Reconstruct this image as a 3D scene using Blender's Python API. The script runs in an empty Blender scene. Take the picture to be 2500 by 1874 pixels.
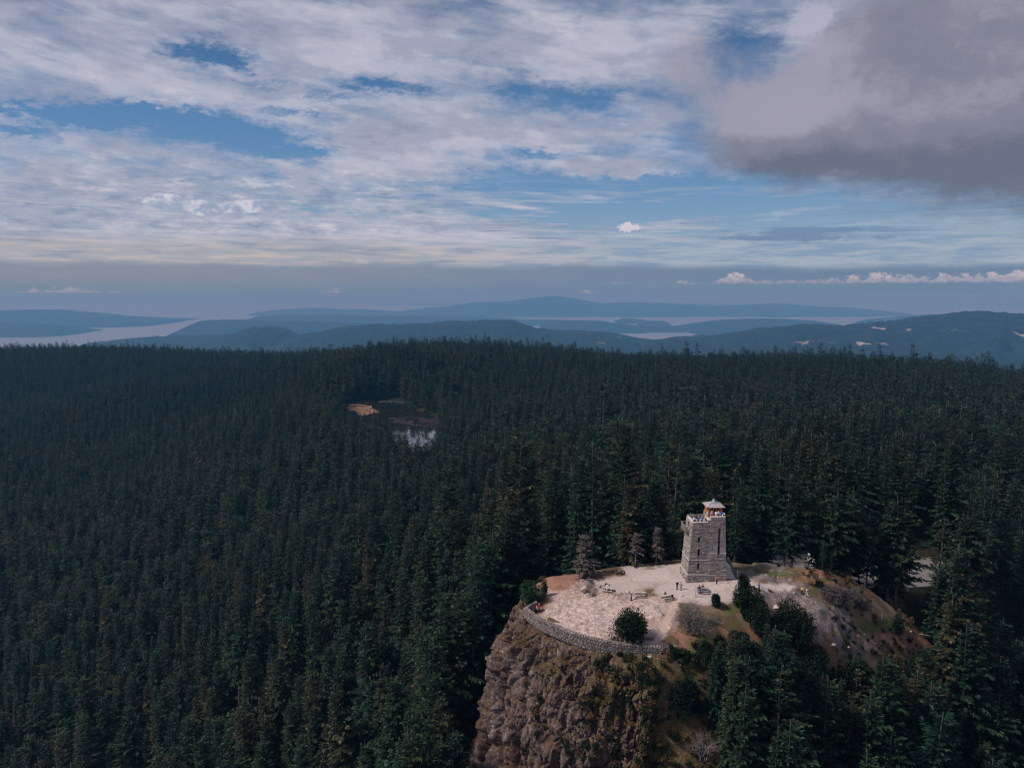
import bpy, math, random
import numpy as np
from mathutils import Vector, Matrix, Euler

random.seed(7)
rng = np.random.default_rng(11)
SC = bpy.context.scene
COL = SC.collection
R = math.radians

# ------------------------------------------------------------------ camera
PITCH = R(6.5); FPX = 796.0; CH = 57.0
cam = bpy.data.cameras.new('camera')
cam.sensor_width = 36.0
cam.lens = 36.0 * FPX / 1024.0
cam.clip_start = 1.0; cam.clip_end = 200000.0
cam_o = bpy.data.objects.new('camera', cam); COL.objects.link(cam_o)
cam_o.location = (0, 0, CH); cam_o.rotation_euler = (math.pi/2 - PITCH, 0, 0)
SC.camera = cam_o

def at(dx, dy, z=None, Y=None):
    """world point behind a point of the photograph (2212 wide), on height z or at distance Y"""
    px, py = dx*1024/2212, dy*1024/2212
    a = (px-512)/FPX; b = (383.5-py)/FPX
    d = np.array([a, math.cos(PITCH)+b*math.sin(PITCH), -math.sin(PITCH)+b*math.cos(PITCH)])
    t = (z-CH)/d[2] if z is not None else Y/d[1]
    return d*t + np.array([0, 0, CH])

def proj(x, y, z):
    """inverse of at: (dx, dy)"""
    zz = z-CH
    f = y*math.cos(PITCH) - zz*math.sin(PITCH)
    u = y*math.sin(PITCH) + zz*math.cos(PITCH)
    f = np.maximum(f, 1e-3)
    return (512 + FPX*x/f)*2212/1024, (383.5 - FPX*u/f)*2212/1024

# ------------------------------------------------------------------ shader helper
class G:
    """a node graph with arithmetic on sockets"""
    def __init__(s, nt): s.nt = nt; s.N = nt.nodes; s.L = nt.links
    def node(s, t, **kw):
        n = s.N.new(t)
        for k, v in kw.items(): setattr(n, k, v)
        return n
    def put(s, sock, v):
        if isinstance(v, V): s.L.new(v.s, sock)
        elif v is not None: sock.default_value = v
    def math(s, op, a, b=None, c=None, clamp=False):
        n = s.node('ShaderNodeMath', operation=op, use_clamp=clamp)
        s.put(n.inputs[0], a)
        if b is not None: s.put(n.inputs[1], b)
        if c is not None: s.put(n.inputs[2], c)
        return V(s, n.outputs[0])
    def vec(s, x, y, z=0.0):
        n = s.node('ShaderNodeCombineXYZ')
        for i, v in enumerate((x, y, z)): s.put(n.inputs[i], v)
        return V(s, n.outputs[0])
    def sep(s, v):
        n = s.node('ShaderNodeSeparateXYZ'); s.put(n.inputs[0], v)
        return [V(s, o) for o in n.outputs]
    def vm(s, op, a, b=None, out=0):
        n = s.node('ShaderNodeVectorMath', operation=op)
        s.put(n.inputs[0], a)
        if b is not None: s.put(n.inputs[1], b)
        return V(s, n.outputs[out])
    def noise(s, v, scale, detail=4, rough=0.5, dist=0.0, out=0):
        n = s.node('ShaderNodeTexNoise')
        s.put(n.inputs['Vector'], v); n.inputs['Scale'].default_value = scale
        n.inputs['Detail'].default_value = detail; n.inputs['Roughness'].default_value = rough
        n.inputs['Distortion'].default_value = dist
        return V(s, n.outputs[out])
    def voro(s, v, scale, feature='F1', out='Distance'):
        n = s.node('ShaderNodeTexVoronoi', feature=feature)
        s.put(n.inputs['Vector'], v); n.inputs['Scale'].default_value = scale
        return V(s, n.outputs[out])
    def smooth(s, x, a, b, lo=0.0, hi=1.0):
        n = s.node('ShaderNodeMapRange', interpolation_type='SMOOTHSTEP')
        s.put(n.inputs[0], x); n.inputs[1].default_value = a; n.inputs[2].default_value = b
        n.inputs[3].default_value = lo; n.inputs[4].default_value = hi
        return V(s, n.outputs[0])
    def mix(s, f, a, b):
        n = s.node('ShaderNodeMix', data_type='RGBA')
        s.put(n.inputs[0], f)
        for i, c in ((6, a), (7, b)):
            s.put(n.inputs[i], c if isinstance(c, V) else (*c[:3], 1))
        return V(s, n.outputs[2])
    def mul(s, a, b):
        n = s.node('ShaderNodeMix', data_type='RGBA', blend_type='MULTIPLY')
        n.inputs[0].default_value = 1
        for i, c in ((6, a), (7, b)):
            s.put(n.inputs[i], c if isinstance(c, V) else (*c[:3], 1))
        return V(s, n.outputs[2])
    def ramp(s, f, stops, interp='EASE'):
        n = s.node('ShaderNodeValToRGB'); s.put(n.inputs[0], f)
        cr = n.color_ramp; cr.interpolation = interp
        while len(cr.elements) < len(stops): cr.elements.new(0.5)
        for e, (p, c) in zip(cr.elements, stops): e.position = p; e.color = (*c, 1)
        return V(s, n.outputs[0])
    def bump(s, h, strength=0.5, dist=0.1):
        n = s.node('ShaderNodeBump'); s.put(n.inputs['Height'], h)
        n.inputs['Strength'].default_value = strength; n.inputs['Distance'].default_value = dist
        return V(s, n.outputs[0])
class V:
    def __init__(s, g, sock): s.g = g; s.s = sock
    def __add__(s, o): return s.g.math('ADD', s, o)
    __radd__ = __add__
    def __sub__(s, o): return s.g.math('SUBTRACT', s, o)
    def __rsub__(s, o): return s.g.math('SUBTRACT', o, s)
    def __mul__(s, o): return s.g.math('MULTIPLY', s, o)
    __rmul__ = __mul__
    def __truediv__(s, o): return s.g.math('DIVIDE', s, o)

def lin(r, g, b):
    f = lambda c: (c/255/12.92) if c/255 <= .04045 else ((c/255+.055)/1.055)**2.4
    return (f(r), f(g), f(b))

# ------------------------------------------------------------------ world: nishita sky under cloud layers
SUN_EL, SUN_AZ = R(47), R(-68)          # azimuth measured from +Y towards +X: the sun stands to the left
world = bpy.data.worlds.new('World'); SC.world = world; world.use_nodes = True
wt = world.node_tree; wt.nodes.clear(); g = G(wt)
tc = g.node('ShaderNodeTexCoord'); D = V(g, tc.outputs['Generated'])
dx_, dy_, dz_ = g.sep(D)
az = g.math('ARCTAN2', dx_, dy_) * (180/math.pi)
el = g.math('ARCSINE', dz_) * (180/math.pi)
sky = g.node('ShaderNodeTexSky', sky_type='NISHITA', sun_disc=False)
sky.sun_elevation = SUN_EL; sky.sun_rotation = SUN_AZ
sky.altitude = 800; sky.air_density = 1.0; sky.dust_density = 0.6; sky.ozone_density = 2.0
skyc = V(g, sky.outputs[0])

def sd(dx, dy):
    p = at(dx, dy, Y=1.0) - np.array([0, 0, CH])
    p /= np.linalg.norm(p)
    return math.degrees(math.atan2(p[0], p[1])), math.degrees(math.asin(p[2]))
DEG = 2212/1024*FPX*math.pi/180          # photo units per degree near the middle

elc = g.math('MAXIMUM', el, -1.0)
q = g.vec(dx_/(g.math('MAXIMUM', dz_, 0.0)+0.16), dy_/(g.math('MAXIMUM', dz_, 0.0)+0.16)*1.0, 0.0)
ae = g.vec(az, elc, 0.0)
w1 = g.noise(g.vec(az*0.35, elc*0.9, 1.3), 1.0, 4, .6, out=1)
wv = g.vm('MULTIPLY', g.vm('SUBTRACT', w1, (.5, .5, .5)), (5.5, 1.6, 0))
wae = g.vm('ADD', ae, wv)
w2 = g.noise(g.vec(az*0.9, elc*1.4, 7.3), 1.0, 3, .6, out=1)
wv2 = g.vm('MULTIPLY', g.vm('SUBTRACT', w2, (.5, .5, .5)), (2.0, 1.2, 0))
wae2 = g.vm('ADD', ae, wv2)

def blobs(vec, items):
    tot = None
    for (cx, cy, w, h, amp) in items:
        a, e = sd(cx, cy)
        t = g.vm('MULTIPLY', g.vm('SUBTRACT', vec, (a, e, 0)), (DEG/w, DEG/h, 0))
        d2 = g.vm('DOT_PRODUCT', t, t, out=1)
        v = g.math('EXPONENT', d2*-1.0) * amp
        tot = v if tot is None else tot + v
    return tot

# high broken layer
tilt = g.vec(az*0.075 - elc*0.02, elc*0.42 + az*0.055, 0.0)
n_str = g.noise(tilt, 2.0, 7, .60, .4)
n_q = g.noise(q, 2.6, 7, .62, .3)
n_pf = g.noise(q, 9.0, 5, .65, .2)
cover = n_q*0.55 + n_str*0.45
wae3 = g.vm('ADD', wae, g.vm('MULTIPLY', g.vm('SUBTRACT', g.noise(g.vec(az*1.1, elc*2.2, 21.0), 1.0, 4, .65, out=1), (.5, .5, .5)), (3.0, 1.5, 0)))
hb = blobs(wae3, [
    (452, 116, 66, 22, -.46), (500, 132, 40, 10, -.2), (840, 186, 90, 13, -.30), (560, 178, 60, 5, -.16), (700, 205, 60, 5, -.14), (640, 238, 90, 7, -.2), (250, 236, 120, 12, -.24), (380, 256, 140, 20, -.34), (500, 288, 130, 24, -.42), (600, 326, 95, 15, -.34), (140, 262, 60, 8, -.25),
    (640, 335, 110, 16, -.30), (40, 238, 120, 10, -.30), (50, 282, 70, 12, -.32), (200, 262, 60, 9, -.2), (1240, 215, 120, 32, -.25), (1130, 190, 60, 20, -.2),
    (1060, 425, 230, 40, -.42), (1400, 430, 330, 52, -.50), (750, 445, 170, 20, -.42), (1560, 520, 260, 34, -.30),
    (1750, 470, 360, 34, -.28), (1080, 375, 90, 12, -.22), (1530, 250, 60, 50, -.2), (1590, 130, 70, 60, -.36), (1900, 545, 400, 24, -.30), (2300, 440, 300, 60, -.30),
    (1180, 335, 110, 10, -.26), (1250, 45, 20, 8, -.1), (560, 390, 80, 10, -.2), (1350, 480, 200, 16, -.14),
    (300, 130, 260, 70, .10), (760, 300, 170, 60, .14), (900, 360, 150, 34, .22), (1340, 372, 100, 22, .34), (1100, 290, 300, 40, .12),
    (900, 490, 420, 26, .20), (250, 420, 280, 60, .08), (700, 80, 400, 60, .12), (1180, 100, 220, 60, .14)])
n_edge = g.noise(g.vec(az*0.55 + elc*.3, elc*1.9 + az*.12, 3.0), 1.0, 5, .65)
cov = cover + hb + 0.055 + (n_pf-.5)*.12 + (n_edge-.5)*.13
a_hi = g.smooth(cov, .30, .72)
# brightness inside the layer
shade = g.noise(g.vec(az*0.10 + elc*.03, elc*0.36 + az*.045, 4.0), 1.3, 5, .52, .3)*0.72 + n_pf*0.28
c_hi = g.ramp(shade + (a_hi-.8)*-.05, [(.33, lin(138, 145, 170)), (.45, lin(162, 166, 187)), (.56, lin(184, 185, 202)), (.70, lin(205, 202, 214))])
# blue of the clear parts: nishita balanced by elevation
blue = g.ramp(g.math('DIVIDE', elc, 24.0, clamp=True), [(0.0, lin(96, 120, 150)), (.08, lin(112, 140, 170)), (.17, lin(134, 164, 190)), (.30, lin(104, 146, 188)), (.48, lin(86, 132, 178)), (.72, lin(52, 98, 146)), (1.0, lin(44, 90, 138))], 'LINEAR')
skyn = g.mul(skyc, (.062, .062, .070))
base = g.mix(.82, skyn, blue)
c = g.mix(g.math('MULTIPLY', a_hi, .97), base, c_hi)

# long low stratus streaks between 2 and 7 degrees
s_n = g.noise(g.vec(az*0.07, elc*0.95 + az*.012, 9.0), 1.6, 7, .62, .5)
s_band = g.smooth(el, 1.9, 3.2) * g.smooth(el, 8.4, 5.6)
s_left = g.smooth(az, 26, 2, .35, 1.0)
a_st = g.smooth(s_n + blobs(wae2, [(1100, 508, 430, 30, .07), (350, 520, 420, 50, .16), (560, 565, 600, 26, .13), (1500, 450, 300, 30, -.15), (1550, 555, 300, 18, -.08)]), .44, .60) * s_band * s_left
c_st = g.mix(g.smooth(el, 3.4, 2.2), g.ramp(shade*.5+g.noise(g.vec(az*.12, elc*2.4, 2.0), 1.8, 4, .6)*.5, [(.36, lin(126, 142, 170)), (.60, lin(196, 196, 208))]), lin(186, 178, 182))
c = g.mix(a_st*.85, c, c_st)
cot = g.noise(g.vec(az*.34 + elc*.1, elc*1.15, 17.0), 1.2, 7, .62, .3)
cot2 = g.noise(g.vec(az*.30, elc*.9, 27.0), 1.5, 6, .6)
a_ct = g.smooth(el, 3.2, 4.4)*g.smooth(el, 9.6, 7.6)*g.smooth(az, 3, -9)*g.smooth(cot, .36, .58)
c = g.mix(a_ct*.85, c, g.ramp(cot2, [(.34, lin(132, 148, 176)), (.50, lin(164, 170, 190)), (.66, lin(200, 198, 210))]))
# pale warm band above the horizon veil
wb = g.noise(g.vec(az*.16, el*1.6, 12.0), 1.6, 6, .6, .4)
c = g.mix(g.smooth(el, 1.3, 2.0)*g.smooth(el, 4.3, 2.9)*.8, c, g.mix(g.smooth(az, -12, 14), g.ramp(wb, [(.36, lin(140, 150, 166)), (.52, lin(168, 170, 177)), (.66, lin(196, 182, 180))]), g.ramp(wb, [(.36, lin(132, 156, 184)), (.6, lin(168, 178, 192))])))
# dark thin bars on the right
a_bar = g.smooth(s_n*-1.0 + blobs(wae2, [(1900, 500, 420, 22, .2), (2150, 450, 200, 18, .12), (1650, 512, 160, 8, .12)]), -.38, -.22)
c = g.mix(a_bar*g.smooth(az, 8, 18)*.55, c, lin(92, 118, 158))
# bright cumulus on the left, small puff
n_cu = g.noise(g.vec(az*.55, el*1.1, 5.0), 1.4, 7, .62)
n_cu2 = g.noise(g.vec(az*1.1, el*1.5, 8.0), 1.2, 6, .6)
wae4 = g.vm('ADD', ae, g.vm('MULTIPLY', g.vm('SUBTRACT', g.noise(g.vec(az*2.4, el*3.0, 41.0), 1.0, 4, .6, out=1), (.5, .5, .5)), (1.4, .8, 0)))
def puffs(items, thr=(.5, .62), warp=.75):
    b = blobs(wae2, items)
    return g.smooth(b + (n_cu-.5)*warp, *thr)
a_cu = puffs([(340, 430, 50, 10, .8), (500, 446, 90, 14, .9), (400, 452, 110, 14, .5)], (.40, .72), .9)
c = g.mix(a_cu*.8, c, g.ramp(n_cu2 + g.smooth(el, 6.0, 7.6)*.12-.06, [(.36, lin(150, 162, 190)), (.60, lin(212, 210, 220))]))
def crisp(items, thr, warp):
    b = blobs(ae, items)
    return g.smooth(b + (n_cu-.5)*warp, *thr)
b_p = blobs(wae4, [(1360, 491, 27, 11, 1.2)])
a_p = g.smooth(b_p + (g.noise(g.vec(az*3.0, el*4.0, 31.0), 1.0, 5, .65)-.5)*1.3, .45, .75)
c = g.mix(a_p, c, lin(208, 200, 212))
# big soft grey cloud, upper right
n_big = g.noise(g.vec(az*.11, elc*.14, 2.0), 1.0, 5, .55)
n_big2 = g.noise(g.vec(az*.20, elc*.26, 6.0), 1.0, 4, .5)
gb = blobs(wae2, [(1690, 300, 110, 70, .75), (1900, 265, 240, 85, .9), (2150, 260, 200, 100, .9), (2080, 90, 260, 160, .75), (1640, 235, 110, 80, .5), (1485, 150, 75, 75, .60), (1880, 150, 130, 120, .4), (2400, 200, 300, 180, .9)])
n_big3 = g.noise(g.vec(az*.55, elc*.75 + az*.06, 61.0), 1.0, 6, .62, .4)
a_big = g.smooth(gb + (n_big2-.5)*.6 + (n_big3-.5)*.55, .08, .86)
lit = g.smooth(el, 8.0, 12.5)*.50 + n_big*.50 + n_big2*.22 + (n_big3-.5)*.42 + .06 + blobs(wae2, [(1640, 255, 130, 80, .38), (2040, 265, 170, 55, .18), (2150, 120, 200, 110, -.20), (1485, 140, 70, 70, .30), (1690, 370, 120, 30, -.10), (1900, 60, 120, 60, -.12)])
c_big = g.ramp(lit, [(.42, lin(104, 110, 130)), (.72, lin(128, 130, 148)), (1.0, lin(158, 156, 172))])
c = g.mix(a_big*.95, c, c_big)
b_w = blobs(wae4, [(1752, 42, 44, 36, 1.1), (1725, 62, 26, 16, .5), (1780, 30, 24, 18, .4)])
a_w = g.smooth(b_w + (g.noise(g.vec(az*1.6, el*1.8, 51.0), 1.0, 5, .65)-.5)*.9, .25, 1.0)
c = g.mix(a_w*.9, c, lin(176, 176, 196))
# grey veil over the far horizon
veil_top = 1.95 + (g.noise(g.vec(az*.10, 0.0, 1.0), 1.3, 5, .6)-.5)*1.1
veil_top = veil_top - g.smooth(az, 6, 30)*.25
dv = veil_top - el
a_v = g.smooth(dv, -.30, .34, 0, .92)
vcol = g.mix(g.smooth(az, -30, 26), lin(134, 141, 158), lin(106, 130, 157))
vcol = g.mix(g.smooth(el, 1.2, .1), vcol, g.mix(g.smooth(az, -30, 26), lin(114, 134, 157), lin(104, 131, 157)))
c = g.mix(a_v, c, vcol)
# cumulus rows standing in the veil: flat bases, billowed tops
def row(items, base_dy, seed, thick=1.0):
    tot = None
    _, eb = sd(1106, base_dy)
    for cx, w, h in items:
        a_, _ = sd(cx, base_dy); t = (az-a_)*(DEG/w)
        v = g.math('EXPONENT', t*t*-1.0)*(h/DEG)
        tot = v if tot is None else g.math('MAXIMUM', tot, v)
    bil = g.noise(g.vec(az*1.5, el*1.9, seed), 1.0, 6, .60)
    top = tot*(bil*2.6-.45)
    base_ = eb + (g.noise(g.vec(az*.9, 0.0, seed+2), 1.0, 4, .6)-.5)*.25
    hgt = el-base_
    return g.smooth(top-hgt, -.05, .17*thick)*g.smooth(hgt, -.06, .16), hgt, bil
a_row, hr_, bl_ = row([(2212, 110, 25), (2060, 120, 19), (1900, 130, 20), (1790, 60, 11), (1680, 46, 12), (1586, 36, 25), (1480, 30, 9), (1330, 40, 7)], 614, 11.0)
c_row = g.ramp(hr_*1.1 + (g.noise(g.vec(az*2.4, el*3.4, 3.0), 1.0, 5, .6)-.5)*1.5 + .15, [(.0, lin(122, 134, 160)), (.42, lin(166, 162, 178)), (.85, lin(200, 186, 192))])
c = g.mix(a_row*.78, c, c_row)
a_rl, hl_, bl2 = row([(130, 130, 22), (20, 80, 13), (305, 34, 13), (715, 54, 18), (800, 50, 9), (590, 70, 9), (1270, 30, 17), (1180, 60, 8), (1420, 22, 14)], 640, 15.0, 1.6)
c = g.mix(a_rl*.55, c, lin(180, 168, 176))
# below the horizon: dim ground tone
c = g.mix(g.smooth(el, -1.2, -3.0), c, (.05, .07, .09))
# a faint mottling of the air
mot = g.noise(g.vm('MULTIPLY', ae, (1, 1.6, 0)), 5.0, 3, .7)
c = g.mul(c, g.mix(mot, (.95, .95, .955), (1.05, 1.05, 1.045)))
bg = g.node('ShaderNodeBackground'); g.put(bg.inputs[0], c); bg.inputs[1].default_value = 1.0
wo = g.node('ShaderNodeOutputWorld'); g.L.new(bg.outputs[0], wo.inputs[0])
world.cycles.sampling_method = 'MANUAL'; world.cycles.sample_map_resolution = 1024

# ------------------------------------------------------------------ sun, exposure
sl = bpy.data.lights.new('sun', 'SUN'); sl.energy = 4.0; sl.angle = R(8); sl.color = (1, .93, .85)
so = bpy.data.objects.new('sun', sl); COL.objects.link(so)
sdir = Vector((math.sin(SUN_AZ)*math.cos(SUN_EL), math.cos(SUN_AZ)*math.cos(SUN_EL)*.0-.20*math.cos(SUN_EL), math.sin(SUN_EL)))
sky.sun_rotation = math.atan2(sdir.x, sdir.y)
so.rotation_euler = sdir.to_track_quat('Z', 'Y').to_euler()
SC.view_settings.view_transform = 'Standard'; SC.view_settings.look = 'None'
SC.view_settings.exposure = 0.0; SC.view_settings.gamma = 1.0
SC.view_settings.use_curve_mapping = False
SC.cycles.use_denoising = True
SC.cycles.max_bounces = 5; SC.cycles.diffuse_bounces = 2; SC.cycles.glossy_bounces = 2
SC.cycles.volume_bounces = 1; SC.cycles.transparent_max_bounces = 4
SC.cycles.filter_width = 1.2

# ------------------------------------------------------------------ numpy noise
def _h(ix, iy, iz, s):
    n = (ix.astype(np.int64)*374761393 + iy.astype(np.int64)*668265263 + iz.astype(np.int64)*2147483647 + s*974634777) & 0xffffffff
    n = ((n ^ (n >> 13))*1274126177) & 0xffffffff
    n = ((n ^ (n >> 16))*2246822519) & 0xffffffff
    return ((n ^ (n >> 15)) & 0xffffff)/float(0xffffff)
def vnoise(x, y, z=None, s=0):
    x = np.asarray(x, float); y = np.asarray(y, float)
    z = np.zeros_like(x) if z is None else np.asarray(z, float)
    ix, iy, iz = np.floor(x), np.floor(y), np.floor(z)
    fx, fy, fz = x-ix, y-iy, z-iz
    fx = fx*fx*(3-2*fx); fy = fy*fy*(3-2*fy); fz = fz*fz*(3-2*fz)
    r = 0
    for a in (0, 1):
        for b in (0, 1):
            for c_ in (0, 1):
                w = (fx if a else 1-fx)*(fy if b else 1-fy)*(fz if c_ else 1-fz)
                r = r + w*_h(ix+a, iy+b, iz+c_, s)
    return r
def fbm(x, y, z=None, o=4, s=0, gain=.5):
    r = 0; a = 1; t = 0
    z = np.zeros_like(x) if z is None else z
    for i in range(o):
        k = 2.03**i
        r = r + a*(vnoise(x*k+i*7.1, y*k+i*3.3, z*k+i*5.7, s+i)*2-1); t += a; a *= gain
    return r/t
def ridged(x, y, z=None, o=4, s=0):
    r = 0; a = 1; t = 0
    z = np.zeros_like(x) if z is None else z
    for i in range(o):
        k = 2.05**i
        r = r + a*(1-np.abs(vnoise(x*k+i*9.1, y*k+i*2.3, z*k+i*4.7, s+i)*2-1)); t += a; a *= .5
    return r/t
def voronoi(x, y, z, s=0):
    """distance to the nearest and second cell, random of the nearest"""
    ix, iy, iz = np.floor(x), np.floor(y), np.floor(z)
    f1 = np.full(x.shape, 9.); f2 = np.full(x.shape, 9.); rid = np.zeros(x.shape)
    for a in (-1, 0, 1):
        for b in (-1, 0, 1):
            for c_ in (-1, 0, 1):
                cx, cy, cz = ix+a, iy+b, iz+c_
                px = cx+_h(cx, cy, cz, s); py = cy+_h(cx, cy, cz, s+1); pz = cz+_h(cx, cy, cz, s+2)
                d = np.sqrt((px-x)**2+(py-y)**2+(pz-z)**2)
                m = d < f1
                f2 = np.where(m, f1, np.minimum(f2, d)); f1 = np.where(m, d, f1)
                rid = np.where(m, _h(cx, cy, cz, s+3), rid)
    return f1, f2, rid
def sstep(x, a, b):
    t = np.clip((x-a)/(b-a), 0, 1); return t*t*(3-2*t)

# ------------------------------------------------------------------ mesh helpers
def mesh(name, verts, faces, mats=(), midx=None, attrs=None, smooth=False):
    """faces: (n,3) or (n,4) array, or list of lists"""
    me = bpy.data.meshes.new(name)
    verts = np.asarray(verts, dtype=np.float32)
    if isinstance(faces, np.ndarray):
        k = faces.shape[1]; n = len(faces)
        me.vertices.add(len(verts)); me.vertices.foreach_set('co', verts.ravel())
        me.loops.add(n*k); me.loops.foreach_set('vertex_index', faces.astype(np.int32).ravel())
        me.polygons.add(n); me.polygons.foreach_set('loop_start', np.arange(0, n*k, k, dtype=np.int32))
        try: me.polygons.foreach_set('loop_total', np.full(n, k, dtype=np.int32))
        except Exception: pass
    else:
        me.from_pydata([tuple(map(float, v)) for v in verts], [], faces)
    for m in mats: me.materials.append(m)
    if midx is not None: me.polygons.foreach_set('material_index', np.asarray(midx, dtype=np.int32))
    me.update(calc_edges=True)
    if smooth: me.polygons.foreach_set('use_smooth', np.ones(len(me.polygons), dtype=bool))
    for k_, v in (attrs or {}).items():
        v = np.asarray(v, dtype=np.float32)
        if v.ndim == 1: a = me.attributes.new(k_, 'FLOAT', 'POINT'); a.data.foreach_set('value', v)
        else: a = me.attributes.new(k_, 'FLOAT_COLOR', 'POINT'); a.data.foreach_set('color', v.ravel())
    return me
def obj(name, me, parent=None, loc=None, rot=None, scale=None):
    o = bpy.data.objects.new(name, me); COL.objects.link(o)
    if parent is not None: o.parent = parent
    if loc is not None: o.location = [float(v) for v in loc]
    if rot is not None: o.rotation_euler = rot
    if scale is not None: o.scale = scale
    return o
def tag(o, label=None, cat=None, group=None, kind=None):
    if label: o['label'] = label
    if cat: o['category'] = cat
    if group: o['group'] = group
    if kind: o['kind'] = kind
    return o
def empty(name, loc, rz=0.0):
    o = bpy.data.objects.new(name, None); COL.objects.link(o)
    o.location = [float(v) for v in loc]; o.rotation_euler = (0, 0, rz); o.empty_display_size = .3
    return o
class MB:
    def __init__(s): s.v = []; s.f = []; s.r = []; s.n = 0
    def add(s, v, f, r=0.0):
        s.v.append(np.asarray(v, float)); s.f += [[i+s.n for i in q_] for q_ in f]
        s.r.append(np.full(len(v), r)); s.n += len(v)
    def box(s, c0, c1, r=0.0, M=None, taper=0.0):
        x0, y0, z0 = c0; x1, y1, z1 = c1
        v = np.array([(x0, y0, z0), (x1, y0, z0), (x1, y1, z0), (x0, y1, z0), (x0, y0, z1), (x1, y0, z1), (x1, y1, z1), (x0, y1, z1)], float)
        if M is not None: v = np.array([tuple(M @ Vector(p)) for p in v])
        s.add(v, [(0, 3, 2, 1), (4, 5, 6, 7), (0, 1, 5, 4), (1, 2, 6, 5), (2, 3, 7, 6), (3, 0, 4, 7)], r)
    def tube(s, pts, rad, n=6, r=0.0, cap=True):
        pts = [np.asarray(p, float) for p in pts]
        if np.isscalar(rad): rad = [rad]*len(pts)
        vs = []
        for i, p in enumerate(pts):
            t = pts[min(i+1, len(pts)-1)]-pts[max(i-1, 0)]; t /= (np.linalg.norm(t)+1e-9)
            a = np.cross(t, (0, 0, 1) if abs(t[2]) < .9 else (1, 0, 0)); a /= np.linalg.norm(a); b = np.cross(t, a)
            for k in range(n):
                w = 2*math.pi*k/n; vs.append(p+rad[i]*(a*math.cos(w)+b*math.sin(w)))
        f = []
        for i in range(len(pts)-1):
            for k in range(n):
                f.append((i*n+k, i*n+(k+1) % n, (i+1)*n+(k+1) % n, (i+1)*n+k))
        if cap:
            f.append(tuple(range(n-1, -1, -1))); f.append(tuple((len(pts)-1)*n+k for k in range(n)))
        s.add(vs, f, r)
    def mesh(s, name, mats, smooth=False):
        return mesh(name, np.concatenate(s.v), s.f, mats, attrs={'rnd': np.concatenate(s.r)}, smooth=smooth)
    def build(s, name, mat, parent=None, smooth=False, **kw):
        return obj(name, s.mesh(name, [mat], smooth), parent, **kw)

# ------------------------------------------------------------------ materials
def material(name, fn, rough=.9, spec=.2, metal=0.0):
    m = bpy.data.materials.new(name); m.use_nodes = True
    nt = m.node_tree; nt.nodes.clear(); gg = G(nt)
    b = gg.node('ShaderNodeBsdfPrincipled'); o = gg.node('ShaderNodeOutputMaterial')
    nt.links.new(b.outputs[0], o.inputs[0])
    b.inputs['Roughness'].default_value = rough; b.inputs['Specular IOR Level'].default_value = spec
    b.inputs['Metallic'].default_value = metal
    r = fn(gg)
    colr, nrm = r if isinstance(r, tuple) and len(r) == 2 else (r, None)
    gg.put(b.inputs['Base Color'], colr if isinstance(colr, V) else (*colr[:3], 1))
    if nrm is not None: gg.put(b.inputs['Normal'], nrm)
    return m
def P(gg): return V(gg, gg.node('ShaderNodeTexCoord').outputs['Object'])
def W(gg): return V(gg, gg.node('ShaderNodeNewGeometry').outputs['Position'])
def ORND(gg): return V(gg, gg.node('ShaderNodeObjectInfo').outputs['Random'])
def ATT(gg, n, out='Fac'):
    a = gg.node('ShaderNodeAttribute', attribute_name=n); return V(gg, a.outputs[out])
def tint(gg, colr, scale, amt=.25, det=4):
    n = gg.noise(P(gg), scale, det, .65)
    return gg.mul(colr if isinstance(colr, V) else gg.mix(0.0, colr, colr), gg.mix(n, (1-amt*2,)*3, (1+amt*2,)*3))
def plain(name, colr, rough=.8, spec=.3, scale=6, amt=.12, metal=0.0):
    return material(name, lambda gg: tint(gg, colr, scale, amt), rough, spec, metal)

def f_ground(gg):
    p = W(gg); n = gg.noise(p, .25, 6, .65); n2 = gg.noise(p, 3.0, 5, .7)
    cc = gg.mix(gg.smooth(n, .35, .65), (.008, .014, .010), (.022, .016, .011))
    cc = gg.mul(cc, gg.mix(n2, (.6, .6, .6), (1.4, 1.4, 1.4)))
    return cc, gg.bump(n2, .6, .3)
M_ground = material('forest_floor', f_ground, .95, .1)
def f_summit(gg):
    p = W(gg); base_ = ATT(gg, 'Col', 'Color'); rk = ATT(gg, 'rock')
    gr = ATT(gg, 'grass')
    n1 = gg.noise(p, 1.3, 6, .7); n2 = gg.noise(p, 6.5, 4, .7)
    cr = gg.voro(gg.vm('ADD', p, gg.vm('MULTIPLY', gg.noise(p, .9, 3, .6, out=1), (1.6, 1.6, 1.6))), .9, 'DISTANCE_TO_EDGE')
    crk = gg.smooth(cr, .0, .07, 0, 1)
    cc = gg.mix(rk, gg.mul(base_, gg.mix(gg.smooth(n1, .3, .7), (.88, .86, .85), (1.10, 1.10, 1.10))), gg.mul(base_, gg.mix(gg.smooth(n1, .3, .7), (.66, .62, .60), (1.26, 1.27, 1.28))))
    cc = gg.mul(cc, gg.mix(n2, (.78, .77, .77), (1.22, 1.23, 1.23)))
    cc = gg.mix(gg.math('MULTIPLY', rk, (1-crk)*.55), cc, (.07, .045, .04))
    spk = gg.smooth(gg.noise(p, 3.3, 5, .8), .42, .34)
    cc = gg.mix(spk*(.25+rk*.5), cc, (.10, .06, .05))
    lich = gg.smooth(gg.noise(p, 2.3, 5, .75), .56, .66)
    cc = gg.mix(lich*rk*.45, cc, (.30, .28, .29))
    tuft = gg.smooth(gg.noise(p, 4.2, 4, .75), .50, .62)
    cc = gg.mix(tuft*gr*.6, cc, (.12, .10, .045))
    return cc, gg.bump(n1*.6 + n2*.4 + crk*rk*.35, .85, .22)
M_summit = material('summit_rock_and_gravel', f_summit, .93, .15)
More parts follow.
